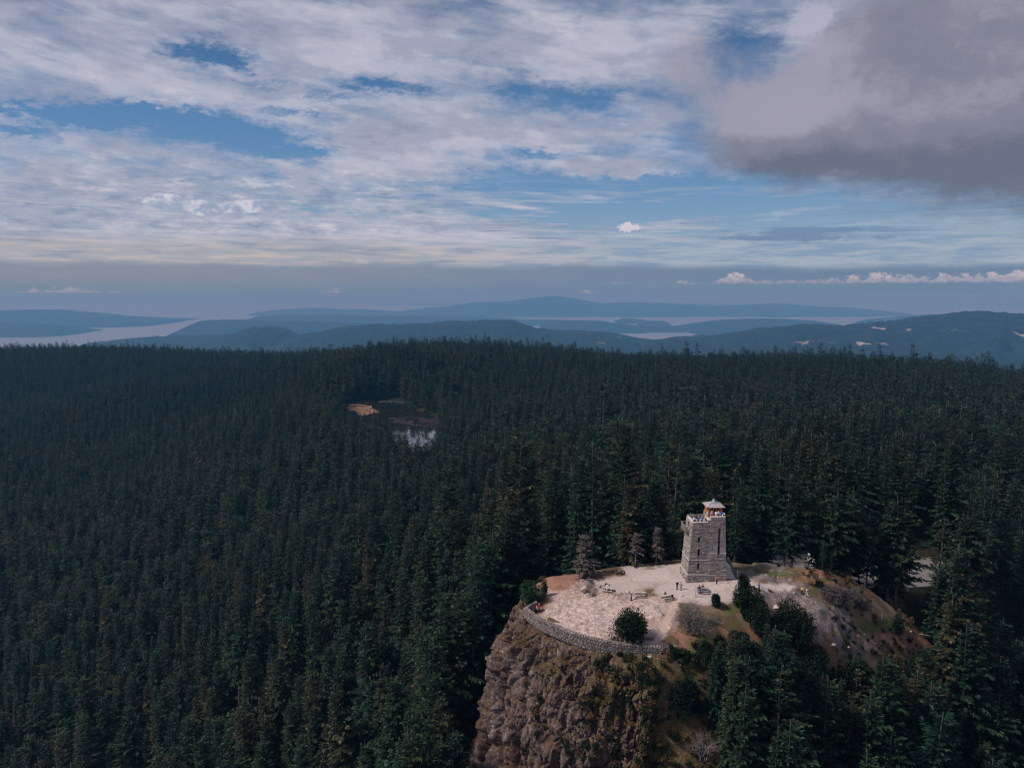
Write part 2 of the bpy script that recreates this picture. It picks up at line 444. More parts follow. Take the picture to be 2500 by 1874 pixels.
def f_cliff(gg):
    p = W(gg); nz = gg.sep(V(gg, gg.node('ShaderNodeNewGeometry').outputs['Normal']))[2]
    pv = gg.vm('MULTIPLY', p, (1, 1, .35))
    n1 = gg.noise(pv, .35, 6, .65); n2 = gg.noise(p, 1.7, 6, .75); n3 = gg.noise(p, 7.0, 4, .7)
    cc = gg.ramp(n1*.45+n2*.55, [(.37, (.018, .012, .011)), (.46, (.095, .064, .057)), (.55, (.200, .146, .134)), (.66, (.46, .37, .35))])
    br = gg.smooth(gg.noise(p, .16, 5, .7), .47, .60)
    cc = gg.mix(br*.5, cc, (.130, .066, .038))
    wm = ATT(gg, 'moss')
    m1 = gg.smooth(gg.noise(p, .55, 6, .72)*.8 + nz*.30 + wm*.38, .58, .72)
    moss = gg.mix(gg.smooth(n3, .4, .62), (.060, .050, .014), (.155, .098, .034))
    cc = gg.mix(m1*.85, cc, moss)
    red = gg.smooth(gg.noise(p, .9, 5, .72), .55, .66)
    cc = gg.mix(red*.6, cc, (.20, .080, .040))
    pale = gg.smooth(gg.noise(p, 3.1, 5, .8), .645, .70)
    cc = gg.mix(pale*.75, cc, (.46, .40, .41))
    dark = gg.smooth(gg.noise(pv, 1.3, 6, .75), .45, .37)
    cc = gg.mix(dark*.7, cc, (.022, .018, .018))
    return gg.mul(cc, gg.mix(n3, (.68,)*3, (1.32,)*3)), gg.bump(n2*.8 + n3*.4, 1.0, .5)
M_cliff = material('cliff_rock', f_cliff, .92, .2)

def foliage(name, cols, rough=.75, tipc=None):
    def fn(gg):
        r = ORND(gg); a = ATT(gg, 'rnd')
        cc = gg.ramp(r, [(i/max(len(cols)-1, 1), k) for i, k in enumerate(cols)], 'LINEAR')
        cc = gg.mul(cc, gg.mix(a*a*a, (.022, .085, .11), (1.08, .98, .74)))  # shade and highlight painted into the needles: teal-dark sprays, warm bright ones
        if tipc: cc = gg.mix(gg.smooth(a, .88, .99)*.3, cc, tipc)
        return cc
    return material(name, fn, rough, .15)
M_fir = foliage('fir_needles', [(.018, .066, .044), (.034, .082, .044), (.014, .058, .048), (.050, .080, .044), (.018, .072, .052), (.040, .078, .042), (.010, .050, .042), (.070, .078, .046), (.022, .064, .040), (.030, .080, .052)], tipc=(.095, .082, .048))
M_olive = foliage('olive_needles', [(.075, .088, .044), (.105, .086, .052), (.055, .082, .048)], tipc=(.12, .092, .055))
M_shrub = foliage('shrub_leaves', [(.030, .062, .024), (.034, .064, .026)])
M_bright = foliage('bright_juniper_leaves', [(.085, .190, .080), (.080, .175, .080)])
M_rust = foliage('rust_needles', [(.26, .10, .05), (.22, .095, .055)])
M_twig = plain('grey_twigs', (.115, .09, .088), .9, .1, 2, .3)
M_bark = plain('bark', (.105, .085, .078), .95, .1, 3, .25)
M_palebark = plain('pale_bark', (.30, .26, .24), .9, .1, 3, .25)

# ------------------------------------------------------------------ terrain field
def rbf(pts, lam=0.0):
    p = np.array(pts, float); X = p[:, :2]/100; Z = p[:, 2]
    d = np.linalg.norm(X[:, None]-X[None], axis=2); K = np.where(d > 0, d*d*np.log(d+1e-12), 0) + lam*np.eye(len(X))
    A = np.block([[K, np.c_[np.ones(len(X)), X]], [np.c_[np.ones(len(X)), X].T, np.zeros((3, 3))]])
    w = np.linalg.solve(A, np.r_[Z, 0, 0, 0])
    def f(x, y):
        x = np.asarray(x, float); y = np.asarray(y, float); sh = x.shape
        q_ = np.c_[x.ravel(), y.ravel()]/100; out = np.empty(len(q_))
        for i in range(0, len(q_), 40000):
            dd = np.linalg.norm(q_[i:i+40000, None]-X[None], axis=2)
            k = np.where(dd > 0, dd*dd*np.log(dd+1e-12), 0)
            out[i:i+40000] = k @ w[:len(X)] + w[-3] + q_[i:i+40000] @ w[-2:]
        return out.reshape(sh)
    return f
TH = 20.0
gp = []
for dx, dy, Y in [(0, 1658, 300), (300, 1658, 260), (600, 1658, 215), (850, 1658, 180),
                  (0, 1400, 420), (300, 1400, 360), (600, 1400, 290), (850, 1400, 225), (1000, 1320, 200),
                  (0, 1200, 560), (300, 1200, 490), (600, 1200, 400), (850, 1200, 300), (1050, 1150, 250),
                  (0, 1000, 850), (300, 1000, 760), (600, 990, 600), (0, 860, 1250), (300, 850, 1150), (600, 850, 1050),
                  (850, 1050, 420), (1100, 1000, 400), (1100, 1090, 300), (1400, 1080, 260), (1100, 880, 700), (1100, 800, 1050),
                  (1500, 1000, 330), (2000, 1000, 320), (2212, 1000, 330), (2212, 1180, 230), (1500, 900, 560), (2000, 900, 540), (2212, 900, 520),
                  (1500, 820, 850), (1900, 830, 750),
                  (0, 744, 1900), (300, 747, 1800), (550, 758, 1700), (850, 754, 1600), (1000, 740, 1500), (1150, 746, 1500),
                  (1350, 764, 1400), (1550, 768, 1300), (1700, 761, 1200), (2000, 781, 1080), (2212, 808, 980),
                  (2212, 1658, 150), (2212, 1400, 190), (1950, 1658, 142)]:
    p = at(dx, dy, Y=Y); gp.append((p[0], p[1], p[2]-TH))
LAKE_Z = -75.0
for dx, dy in [(740, 905), (760, 870), (870, 866), (945, 890), (960, 930), (900, 960), (820, 960)]:
    p = at(dx, dy, z=LAKE_Z+.5); gp.append((p[0], p[1], p[2]))
gp += [(-60, 600, -74), (-120, 600, -74), (-90, 560, -77), (-150, 800, -74.5)]
gp += [(-120, 1045, -52), (-230, 1030, -54), (-170, 1130, -44), (-160, 1250, -42)]
gp += [(0, 130, -50), (25, 108, -54), (60, 95, -54), (-20, 150, -50), (-12, 170, -42), (0, 190, -26), (100, 120, -44), (120, 160, -34),
       (40, 195, -9), (70, 192, -12), (95, 205, -14), (130, 210, -18), (-60, 60, -120), (0, 20, -110), (80, 20, -110), (200, 60, -100), (-400, 60, -170), (400, 100, -100)]
for x, y, z in [(-1900, 2100, -160), (-1000, 2200, -170), (0, 2100, -180), (900, 1800, -200), (1500, 1400, -200), (-1900, 1200, -150), (-1900, 500, -190), (-1100, 300, -200), (1400, 700, -90), (1500, 300, -150), (0, -300, -250), (-1200, -300, -300), (1200, -300, -300)]:
    gp.append((x, y, z))
_Hg = rbf(gp, .002)
def Hg(x, y):
    z = _Hg(x, y) + fbm(x/60, y/60, o=3, s=3)*2.5
    far = sstep(np.hypot(x, y), 2050, 3200)          # the mountain falls away to the sea behind its crest
    return z*(1-far) - 760*far
spts = []
for dx, dy, z in [(1650, 1216, .2), (1500, 1198, -.2), (1180, 1250, -2), (1320, 1232, -.6), (1460, 1215, .2), (1137, 1312, -3.6), (1200, 1348, -3.9), (1290, 1385, -4.3), (1430, 1412, -4.8),
                  (1361, 1370, -3.9), (1440, 1292, -1.2), (1515, 1280, -.5), (1380, 1285, -1.3), (1312, 1275, -1.6), (1478, 1256, 0.0), (1568, 1252, .5), (1700, 1232, .8), (1780, 1247, 0), (1740, 1285, -1.5), (1830, 1300, -4),
                  (1690, 1300, -2.2), (1640, 1277, -.5), (1780, 1350, -5.5), (1900, 1350, -9), (1900, 1290, -6), (1985, 1385, -13.5), (1480, 1400, -5.6), (1600, 1340, -3.5), (1600, 1500, -12),
                  (1500, 1600, -16.5), (1700, 1600, -21), (1560, 1658, -20), (1750, 1450, -12), (1460, 1330, -2.6), (1480, 1480, -9.5), (1850, 1650, -29), (2000, 1500, -22)]:
    p = at(dx, dy, z=z); spts.append((p[0], p[1], z))
spts += [(40, 185, -5), (15, 185, -8), (65, 185, -7), (90, 180, -10), (0, 170, -6), (110, 165, -18)]
_Hs = rbf(spts, .0005)
poly_px = [(1137, 1312, -3.6, 1), (1163, 1333, -3.8, 1), (1200, 1352, -3.9, 1), (1243, 1372, -4.1, 1), (1290, 1389, -4.3, 1), (1360, 1408, -4.6, 1), (1430, 1416, -4.8, 1),
           (1462, 1465, -8.5, 2), (1480, 1540, -13, 3), (1505, 1610, -17, 6), (1550, 1690, -22, 20), (1750, 1700, -27, 25), (1930, 1560, -24, 25), (2010, 1400, -15, 25),
           (1960, 1330, -9, 25), (1880, 1270, -4, 25), (1790, 1237, 0, 25), (1700, 1226, .6, 16), (1580, 1216, .4, 16), (1465, 1206, .2, 16), (1380, 1214, 0, 16), (1270, 1232, -1, 16),
           (1176, 1246, -2, 8), (1138, 1288, -3.6, 5)]
PV = np.array([at(a, b, z=c_)[:2] for a, b, c_, w in poly_px]); PW = np.array([w for *_, w in poly_px], float)
def inside(x, y, P_):
    r = np.zeros(x.shape, bool); n = len(P_)
    for i in range(n):
        x0, y0 = P_[i]; x1, y1 = P_[(i+1) % n]
        c_ = ((y0 > y) != (y1 > y)) & (x < (x1-x0)*(y-y0)/((y1-y0) if y1 != y0 else 1e-9)+x0)
        r ^= c_
    return r
def poly_dist(x, y):
    best = np.full(x.shape, 1e9); w = np.zeros(x.shape); n = len(PV)
    for i in range(n):
        a = PV[i]; b = PV[(i+1) % n]; ab = b-a
        t = np.clip(((x-a[0])*ab[0]+(y-a[1])*ab[1])/(ab @ ab), 0, 1)
        d = np.hypot(x-a[0]-t*ab[0], y-a[1]-t*ab[1])
        m = d < best; best = np.where(m, d, best); w = np.where(m, PW[i]*(1-t)+PW[(i+1) % n]*t, w)
    ins = inside(x, y, PV)
    return np.where(ins, -best, best), w
def H(x, y):
    x = np.asarray(x, float); y = np.asarray(y, float)
    hg = Hg(x, y); out = hg.copy()
    near = (x > -60) & (x < 180) & (y > 60) & (y < 260)
    if near.any():
        xn, yn = x[near], y[near]
        d, w = poly_dist(xn, yn)
        w = np.maximum(w*1.0, 2.5)
        k = 1-sstep(d, 0, w)
        hs = _Hs(xn, yn)
        out[near] = hg[near]*(1-k) + hs*k
    # level ground of the car park
    d = np.hypot((x-PARK[0])/34, (y-PARK[1])/20)
    k = 1-sstep(d, .8, 1.3)
    return out*(1-k) + PARK[2]*k
pk = at(1862, 1240, Y=203); PARK = (pk[0]+2, pk[1]+6, pk[2]-.3)
def Hz(x, y): return float(H(np.array([x]), np.array([y]))[0])

def grid_mesh(name, X, Y, Z, mats, attrs=None, smooth=True):
    n, m = X.shape
    i = np.arange((n-1)*(m-1)); r = i//(m-1); c_ = i % (m-1); a = r*m+c_
    F_ = np.c_[a, a+1, a+m+1, a+m]
    return mesh(name, np.c_[X.ravel(), Y.ravel(), Z.ravel()], F_, mats, attrs=attrs, smooth=smooth)

# ------------------------------------------------------------------ ground
ys = np.r_[np.linspace(-900, 60, 24)[:-1], np.linspace(60, 300, 90)[:-1], np.geomspace(300, 3300, 130)]
u = np.linspace(-1, 1, 241); xs = np.sign(u)*(np.abs(u)*220 + np.abs(u)**4*2600) + 30
X, Y = np.meshgrid(xs, ys); Z = H(X, Y)
inner = (X > -28) & (X < 122) & (Y > 92) & (Y < 192)
Z = np.where(inner, Z-3.0, Z)
lake_poly = np.array([at(a, b, z=LAKE_Z)[:2] for a, b in [(735, 905), (752, 874), (800, 866), (870, 866), (905, 884), (930, 893), (948, 915), (950, 950), (940, 975), (860, 980), (815, 935)]])
inl = inside(X, Y, lake_poly); Z = np.where(inl, np.minimum(Z, LAKE_Z-1.0), Z)
me = grid_mesh('ground', X, Y, Z, [M_ground])
tag(obj('ground', me), 'forested mountain ground under the trees', kind='structure')

# ------------------------------------------------------------------ rocky summit
S = 0.30
xs = np.arange(-12, 112, S); ys = np.arange(104, 184, S)
X, Y = np.meshgrid(xs, ys); Z = H(X, Y); dd, ww = poly_dist(X, Y)
DX, DY = proj(X, Y, Z)
def patch(items, wob=18, s=5):
    wx = fbm(X/5, Y/5, o=5, s=s)*wob*2.2; wy = fbm(X/5, Y/5, o=5, s=s+40)*wob*1.2
    r = np.zeros(X.shape)
    for cx, cy, w, h, a in items:
        r = np.maximum(r, a*(1-sstep(np.hypot((DX+wx-cx)/w, (DY+wy-cy)/h), .6, 1.25)))
    return r
gravel = patch([(1440, 1240, 100, 26, 1), (1560, 1275, 120, 26, 1), (1470, 1275, 60, 28, .9), (1650, 1272, 70, 12, .9), (1350, 1262, 90, 20, .8), (1600, 1290, 50, 10, .7), (1400, 1228, 70, 14, .9)], 10)
palerock = patch([(1290, 1330, 120, 55, 1), (1400, 1330, 80, 40, .9), (1250, 1290, 90, 30, .7), (1300, 1300, 120, 30, .8), (1440, 1310, 40, 20, .5), (1390, 1390, 60, 20, .6)], 20)
orange = patch([(1215, 1275, 60, 22, 1), (1180, 1262, 40, 16, 1), (1330, 1250, 60, 10, .6), (1255, 1255, 60, 12, .8), (1470, 1370, 30, 40, .8), (1540, 1425, 50, 14, .5), (1450, 1345, 20, 40, .8), (1540, 1370, 30, 20, .5),
                (1720, 1262, 60, 10, .6), (1860, 1330, 60, 14, .6), (1930, 1380, 60, 20, .8), (1780, 1430, 70, 14, .5), (1980, 1390, 40, 20, .8), (1660, 1250, 60, 8, .5)], 20)
greyrock = patch([(1640, 1228, 70, 12, 1), (1720, 1238, 60, 10, .9), (1720, 1262, 60, 14, .8), (1665, 1288, 60, 18, 1), (1760, 1318, 60, 26, 1), (1830, 1372, 70, 26, 1), (1780, 1350, 70, 30, 1), (1890, 1392, 50, 18, .8), (1620, 1245, 60, 16, 1), (1680, 1250, 50, 16, .9), (1690, 1300, 60, 22, 1), (1740, 1330, 60, 24, 1), (1800, 1375, 70, 26, 1), (1860, 1400, 60, 24, .9), (1660, 1325, 50, 20, .7), (1500, 1360, 18, 20, .9), (1530, 1380, 14, 18, .8),
                  (1830, 1335, 40, 12, .6), (1350, 1282, 30, 6, .4), (1265, 1275, 24, 16, .9)], 16)
grass = patch([(1905, 1345, 66, 18, 1.0), (1560, 1312, 60, 12, .9), (1690, 1236, 70, 6, .8), (1760, 1250, 60, 8, .9), (1490, 1312, 24, 16, .9), (1870, 1325, 50, 12, .6), (1500, 1335, 34, 34, .9), (1530, 1320, 60, 14, .8), (1590, 1350, 40, 20, .5), (1770, 1268, 40, 9, .8), (1800, 1300, 40, 10, .7), (1740, 1280, 30, 9, .6), (1650, 1222, 90, 8, .7), (1400, 1218, 60, 5, .7), (1310, 1240, 30, 5, .7),
               (1480, 1430, 60, 50, .8), (1550, 1390, 40, 40, .7), (1450, 1440, 30, 50, .7), (1720, 1245, 60, 6, .5), (1490, 1380, 20, 24, .6), (1560, 1370, 50, 26, .4), (1980, 1400, 40, 30, .5)], 16)
path = 1-sstep(np.abs(DX + fbm(X/3, Y/3, o=2, s=8)*6 - np.interp(DY, [1290, 1310, 1340, 1370, 1400], [1462, 1452, 1440, 1425, 1405])), 6, 14)
path = path*((DY > 1285) & (DY < 1402))
BR = fbm(X/1.5, Y/1.1, o=5, s=303, gain=.62)
C0 = np.zeros(X.shape+(3,)); C0[:] = (.090, .060, .036)
def lay(cc, m): 
    global C0
    m = np.clip(m, 0, 1); m = m*sstep(m+BR*.42, .30, .58)
    C0 = C0*(1-m[..., None]) + np.array(cc)*m[..., None]
nf = fbm(X/2.2, Y/2.2, o=4, s=21)
lay((.125, .080, .045), sstep(nf, -.2, .3))
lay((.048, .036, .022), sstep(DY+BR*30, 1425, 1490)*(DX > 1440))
lay((.17, .115, .085), sstep(fbm(X/3, Y/3, o=3, s=505), -.1, .2)*(DY < 1440)*.8)
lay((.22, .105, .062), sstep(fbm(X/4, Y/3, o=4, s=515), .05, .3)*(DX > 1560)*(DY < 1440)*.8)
lay((.30, .150, .108), orange*.9)
lay((.50, .375, .34), palerock*.95)
lay((.38, .24, .20), palerock*sstep(fbm(X/2.8, Y/2.8, o=4, s=31), .0, .35)*.7)
lay((.205, .165, .158), greyrock*.95*sstep(fbm(X/3.2, Y/2.2, o=4, s=909), -.42, -.05))
lay((.30, .215, .190), greyrock*sstep(fbm(X/2, Y/2, o=3, s=37), .12, .4)*.7)
lay((.44, .358, .328), gravel*.97)
lay((.34, .22, .18), gravel*sstep(fbm(X/1.6, Y/1.6, o=3, s=77), .38, .5)*.5)
lay((.070, .096, .024), np.clip(grass*.95*sstep(fbm(X/1.7, Y/1.7, o=4, s=33), -.45, .1), 0, 1))
lay((.44, .32, .275), path*1.0)
rockm = np.clip(palerock*.8+greyrock+orange*.25-gravel-path-grass*.7, 0, 1)
vf1, vf2, vr = voronoi(X/2.2+fbm(X/3, Y/3, o=2, s=50), Y/1.5+fbm(X/3, Y/3, o=2, s=51), np.zeros(X.shape), 60)
edge = sstep(vf2-vf1, 0, .25)
relief = (ridged(X/6, Y/4, o=4, s=44)-.55)*1.3 + (vr-.5)*.45*edge + fbm(X/1.2, Y/1.2, o=3, s=46)*.22
amp = rockm*1.0 + greyrock*.9
Z = Z + relief*amp + fbm(X/4, Y/4, o=3, s=47)*.10*(1-gravel) + fbm(X/.8, Y/.8, o=2, s=48)*.05*(1-gravel)
Z = Z - path*.15
tw0 = (1-sstep(np.maximum(np.abs(X-40.5)-6.4, np.abs(Y-155)-5.0), 0, 2.5))
st0 = (1-sstep(np.maximum(np.abs(X-44.0)-1.6, np.abs(Y-156)-4.5), 0, 1.5))
Z = Z*(1-tw0) + np.clip((X-34)*.06, 0, .5)*tw0
Z = np.where(st0 > 0, np.minimum(Z, .45*st0+Z*(1-st0)), Z)
bd = np.minimum(np.minimum(X-X.min(), X.max()-X), np.minimum(Y-Y.min(), Y.max()-Y))
Z = Z - 4.0*(1-sstep(bd, 0, 6))
ZS, XS0, YS0 = Z.copy(), X.min(), Y.min()
attrs = {'Col': np.concatenate([C0.reshape(-1, 3), np.ones((X.size, 1))], 1), 'rock': rockm.ravel(), 'grass': np.clip(grass, 0, 1).ravel()}
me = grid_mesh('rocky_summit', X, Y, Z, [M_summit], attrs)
tag(obj('rocky_summit', me), 'rocky summit clearing of gravel and pale rock', kind='structure')
def gz(x, y):
    """height of the summit surface"""
    i = (y-YS0)/S; j = (x-XS0)/S; i0, j0 = int(i), int(j)
    if not (0 <= i0 < ZS.shape[0]-1 and 0 <= j0 < ZS.shape[1]-1): return Hz(x, y)
    a, b = i-i0, j-j0
    return float((ZS[i0, j0]*(1-b)+ZS[i0, j0+1]*b)*(1-a) + (ZS[i0+1, j0]*(1-b)+ZS[i0+1, j0+1]*b)*a)
def foot(dx, dy):
    """the place on the summit surface under a point of the photograph"""
    lo = None; z = 1.5
    for z in np.arange(2.5, -30, -.1):
        p = at(dx, dy, z=z)
        if gz(p[0], p[1]) >= z: return np.array([p[0], p[1], gz(p[0], p[1])])
    return p

# ------------------------------------------------------------------ cliff
rim_px = [(1222, 1236, -2.2), (1184, 1252, -2.6), (1150, 1285, -3.4), (1137, 1312, -3.7), (1163, 1334, -3.9), (1200, 1354, -4.0), (1243, 1374, -4.2), (1290, 1391, -4.4), (1360, 1410, -4.7), (1432, 1420, -4.9), (1462, 1455, -7.0), (1482, 1520, -11.5), (1505, 1600, -16.5), (1535, 1680, -21)]
RP = np.array([at(a, b, z=c_) for a, b, c_ in rim_px])
dl = np.r_[0, np.cumsum(np.linalg.norm(np.diff(RP[:, :2], axis=0), axis=1))]
NU, NV = 620, 300
su = np.linspace(0, dl[-1], NU)
R0 = np.stack([np.interp(su, dl, RP[:, k]) for k in range(3)], 1)
kern = np.hanning(61); kern /= kern.sum()
def smo(a):
    return np.convolve(np.r_[np.full(30, a[0]), a, np.full(30, a[-1])], kern, 'valid')
Rs = np.stack([smo(R0[:, k]) for k in range(3)], 1)
R1 = R0*.6+Rs*.4
tn = np.gradient(Rs, axis=0); nrm = np.stack([tn[:, 1], -tn[:, 0]], 1); nrm /= np.linalg.norm(nrm, axis=1)[:, None]
cen = PV.mean(0)
if ((nrm*(R0[:, :2]-cen)).sum(1)).mean() < 0: nrm = -nrm
nrm = np.stack([smo(nrm[:, k]) for k in range(2)], 1); nrm /= np.linalg.norm(nrm, axis=1)[:, None]
vv = np.linspace(0, 1, NV)**1.15
drop = np.interp(vv, [0, .04, .10, .2, .5, .75, 1], [-.25, .35, 1.4, 4, 15, 28, 62])
outA = np.interp(vv, [0, .04, .10, .2, .5, .75, 1], [-1.8, .6, 2.2, 3.8, 6.8, 10.2, 24])      # steep face
outB = np.interp(vv, [0, .04, .10, .2, .5, .75, 1], [-1.8, .8, 3.4, 7.0, 13, 18, 32])        # gentler right part
kk = sstep(su, dl[8], dl[10])[:, None]
ko = 1-sstep(su, dl[9], dl[13])[:, None]*.75
kl = (1-sstep(su, dl[1], dl[3]))[:, None]
out = outA[None]*(1-kk)+outB[None]*kk
out = out*(1-kl*.15)
Xc = R1[:, 0][:, None]+nrm[:, 0][:, None]*out; Yc = R1[:, 1][:, None]+nrm[:, 1][:, None]*out
Zc = R1[:, 2][:, None]-drop[None]*np.where(drop[None] > 0, 1, 1)
big = (ridged(Xc/7, Yc/7, Zc/16, 3, 91)-.6) + (vnoise(Xc/9, Yc/9, Zc/7, 95)-.5)*.9
rough_ = .25+1.1*sstep(fbm(Xc/6, Yc/6, Zc/8, 3, 505), -.25, .3)
f1, f2, rr = voronoi(Xc/2.6+fbm(Xc/4, Yc/4, Zc/4, 2, 5), Yc/2.6, Zc/5.2, 95)
f1b, f2b, rr2 = voronoi(Xc/1.05, Yc/1.05+fbm(Xc/2, Yc/2, Zc/2, 2, 6), Zc/1.7, 99)
crack = 1-sstep(f2-f1, 0, .16)
fine = fbm(Xc/1.1, Yc/1.1, Zc/1.6, 4, 97)
# deep vertical clefts on the left corner
lu = su[:, None]; cl = 0
for c0, wd, dp in [(dl[3]-3.0, .55, 2.4), (dl[3]+1.6, .5, 2.2), (dl[3]+4.6, .4, 1.6), (dl[4]+3.5, .35, .8), (dl[6]+2, .45, .9), (dl[8], .4, .8), (dl[3]-6, .6, 2.0)]:
    wob = fbm(Zc/6, Zc*0+c0, o=3, s=int(c0*10) % 97)*1.1
    cl = cl+np.exp(-((lu+wob-c0)/(wd*1.5))**2)*dp*1.7
cl = cl*sstep(drop, 2.5, 7)[None]
ampc = sstep(vv, .02, .14)[None]*(1-.35*kk)
mid = fbm(Xc/2.2, Yc/2.2, Zc/5.5, 3, 201)*1.6 + (ridged(Xc/.9, Yc/.9, Zc/1.5, 3, 203)-.55)*.9
disp = ((big*3.2) + mid*rough_ + (rr-.5)*1.1 - crack*.45 + ((rr2-.5)*.5 - (1-sstep(f2b-f1b, 0, .12))*.2)*rough_ + fine*.45 - cl)*ampc
# ledges: the displacement steps with height
zc1 = np.abs(fbm(Xc/2.3, Yc/2.3, Zc/15, 3, 401)); zc2 = np.abs(fbm(Xc/1.3, Yc/1.3, Zc/3.0, 3, 411)); zc3 = np.abs(fbm(Xc/3.5, Yc/3.5, Zc/1.6, 3, 421))
disp = disp - ((1-sstep(zc1, 0, .05))*1.5 + (1-sstep(zc2, 0, .07))*.5*rough_ + (1-sstep(zc3, 0, .04))*.7)*ampc
ledge = (np.abs(((Zc/3.7+fbm(Xc/6, Yc/6, Zc/9, 3, 17)*1.3) % 1)-.5)-.25)*1.5*ampc
slope = np.gradient(drop)/(np.abs(np.gradient(drop))+np.abs(np.gradient(outA))+1e-6)
disp = disp+ledge*.6
Xc = Xc+nrm[:, 0][:, None]*disp*slope[None]; Yc = Yc+nrm[:, 1][:, None]*disp*slope[None]
Zc = Zc+disp*(1-slope[None])*.6 + (rr-.5)*.35*ampc
mossw = np.clip(kk*.75+.1*np.ones_like(Xc)+fbm(Xc/9, Yc/9, Zc/9, 3, 71)*.7 - .35*(1-sstep(lu, dl[3], dl[6])), 0, 1)
me = grid_mesh('cliff', Xc, Yc, Zc, [M_cliff], {'moss': mossw.ravel()}, smooth=False)
tag(obj('cliff', me), 'steep fractured rock cliff below the stone wall', kind='structure')
CLP = np.stack([Xc, Yc, Zc], -1)

# ------------------------------------------------------------------ sea, lake, far land
def f_sea(gg):
    n = gg.noise(W(gg), .002, 4, .6)
    return gg.mix(n, (.13, .14, .17), (.17, .18, .20))
M_sea = material('sea_water', f_sea, .30, .6)
SEA = -730.0
gx, gy = np.meshgrid(np.linspace(-60000, 60000, 13), np.r_[-20000, np.linspace(0, 90000, 10)])
me = grid_mesh('sea', gx, gy, np.full(gx.shape, SEA), [M_sea])
tag(obj('sea', me), 'calm hazy sea between the islands', kind='structure')

def f_lake(gg):
    n = gg.noise(W(gg), .3, 3, .6)
    return gg.mix(n, (.010, .012, .012), (.014, .015, .014)), gg.bump(gg.noise(gg.vm('MULTIPLY', W(gg), (1, 2.2, 1)), .5, 3, .6), .035, .12)
M_lake = material('lake_water', f_lake, .02, 1.0)
M_lake.node_tree.nodes['Principled BSDF'].inputs['IOR'].default_value = 2.4
lc = lake_poly.mean(0); lv = [tuple(lc+(p-lc)*1.10)+(LAKE_Z,) for p in lake_poly]
me = mesh('lake', np.array(lv), [list(range(len(lv)))], [M_lake])
tag(obj('lake', me), 'small dark forest lake reflecting the sky', kind='structure')
M_reed = plain('dry_reeds', (.42, .27, .18), .95, .1, .12, .3)
M_weed = plain('water_weeds', (.050, .038, .038), .95, .1, .05, .35)
def flat_patch(name, px, z, mat, label, seed, amp=.12, h=.5, step=46, dens=26, bl=1.6):
    """a low bed of blades standing in the water"""
    P_ = np.array([at(a, b, z=z)[:2] for a, b in px])
    lo, hi = P_.min(0), P_.max(0); r_ = np.random.default_rng(seed)
    n = int(dens*step); q_ = lo+(hi-lo)*r_.random((n*6, 2)); q_ = q_[inside(q_[:, 0], q_[:, 1], P_)]
    k = fbm(q_[:, 0]/9, q_[:, 1]/14, o=3, s=seed); q_ = q_[k > -.1-amp][:n*3]
    a = r_.random(len(q_))*6.28; w = bl*(.5+r_.random(len(q_)))
    d = np.stack([np.cos(a)*w, np.sin(a)*w], 1)
    hh = h*(.4+r_.random(len(q_)))
    v = np.empty((len(q_)*4, 3))
    v[0::4] = np.c_[q_-d, np.full(len(q_), z+.02)]; v[1::4] = np.c_[q_+d, np.full(len(q_), z+.02)]
    v[2::4] = np.c_[q_+d*.6+d[:, ::-1]*.3, z+hh]; v[3::4] = np.c_[q_-d*.6+d[:, ::-1]*.3, z+hh]
    f = np.arange(len(q_)*4).reshape(-1, 4)
    tag(obj(name, mesh(name, v, f, [mat])), label, kind='stuff')
flat_patch('reed_bed', [(748, 877), (756, 874.5), (776, 874), (800, 878), (806, 884), (816, 889), (800, 891.5), (778, 895), (770, 889), (760, 886), (752, 881)], LAKE_Z, M_reed, 'pale dry reed bed on the far left shore of the lake', 5, .22, 1.0, 60, 40, 1.9)
flat_patch('water_weeds', [(842, 903), (880, 900), (942, 904), (946, 914), (930, 921), (880, 916), (850, 913)], LAKE_Z, M_weed, 'brown weeds floating across the middle of the lake', 9, -.1, .25, 60, 30, 2.4)
flat_patch('reed_bank', [(905, 884.5), (930, 884), (941, 887), (939, 888), (920, 886), (903, 886)], LAKE_Z, plain('bank_grass', (.20, .15, .08), .95, .1), 'thin line of dry grass along the far right bank of the lake', 12, .5, .8, 40, 20, 1.5)
flat_patch('reed_fringe', [(820, 867), (850, 866.6), (868, 869), (868, 870), (848, 867.6), (820, 868)], LAKE_Z, plain('bank_grass', (.16, .15, .10), .95, .1), 'thin pale grass line along the back shore of the lake', 15, .5, .8, 40, 20, 1.5)

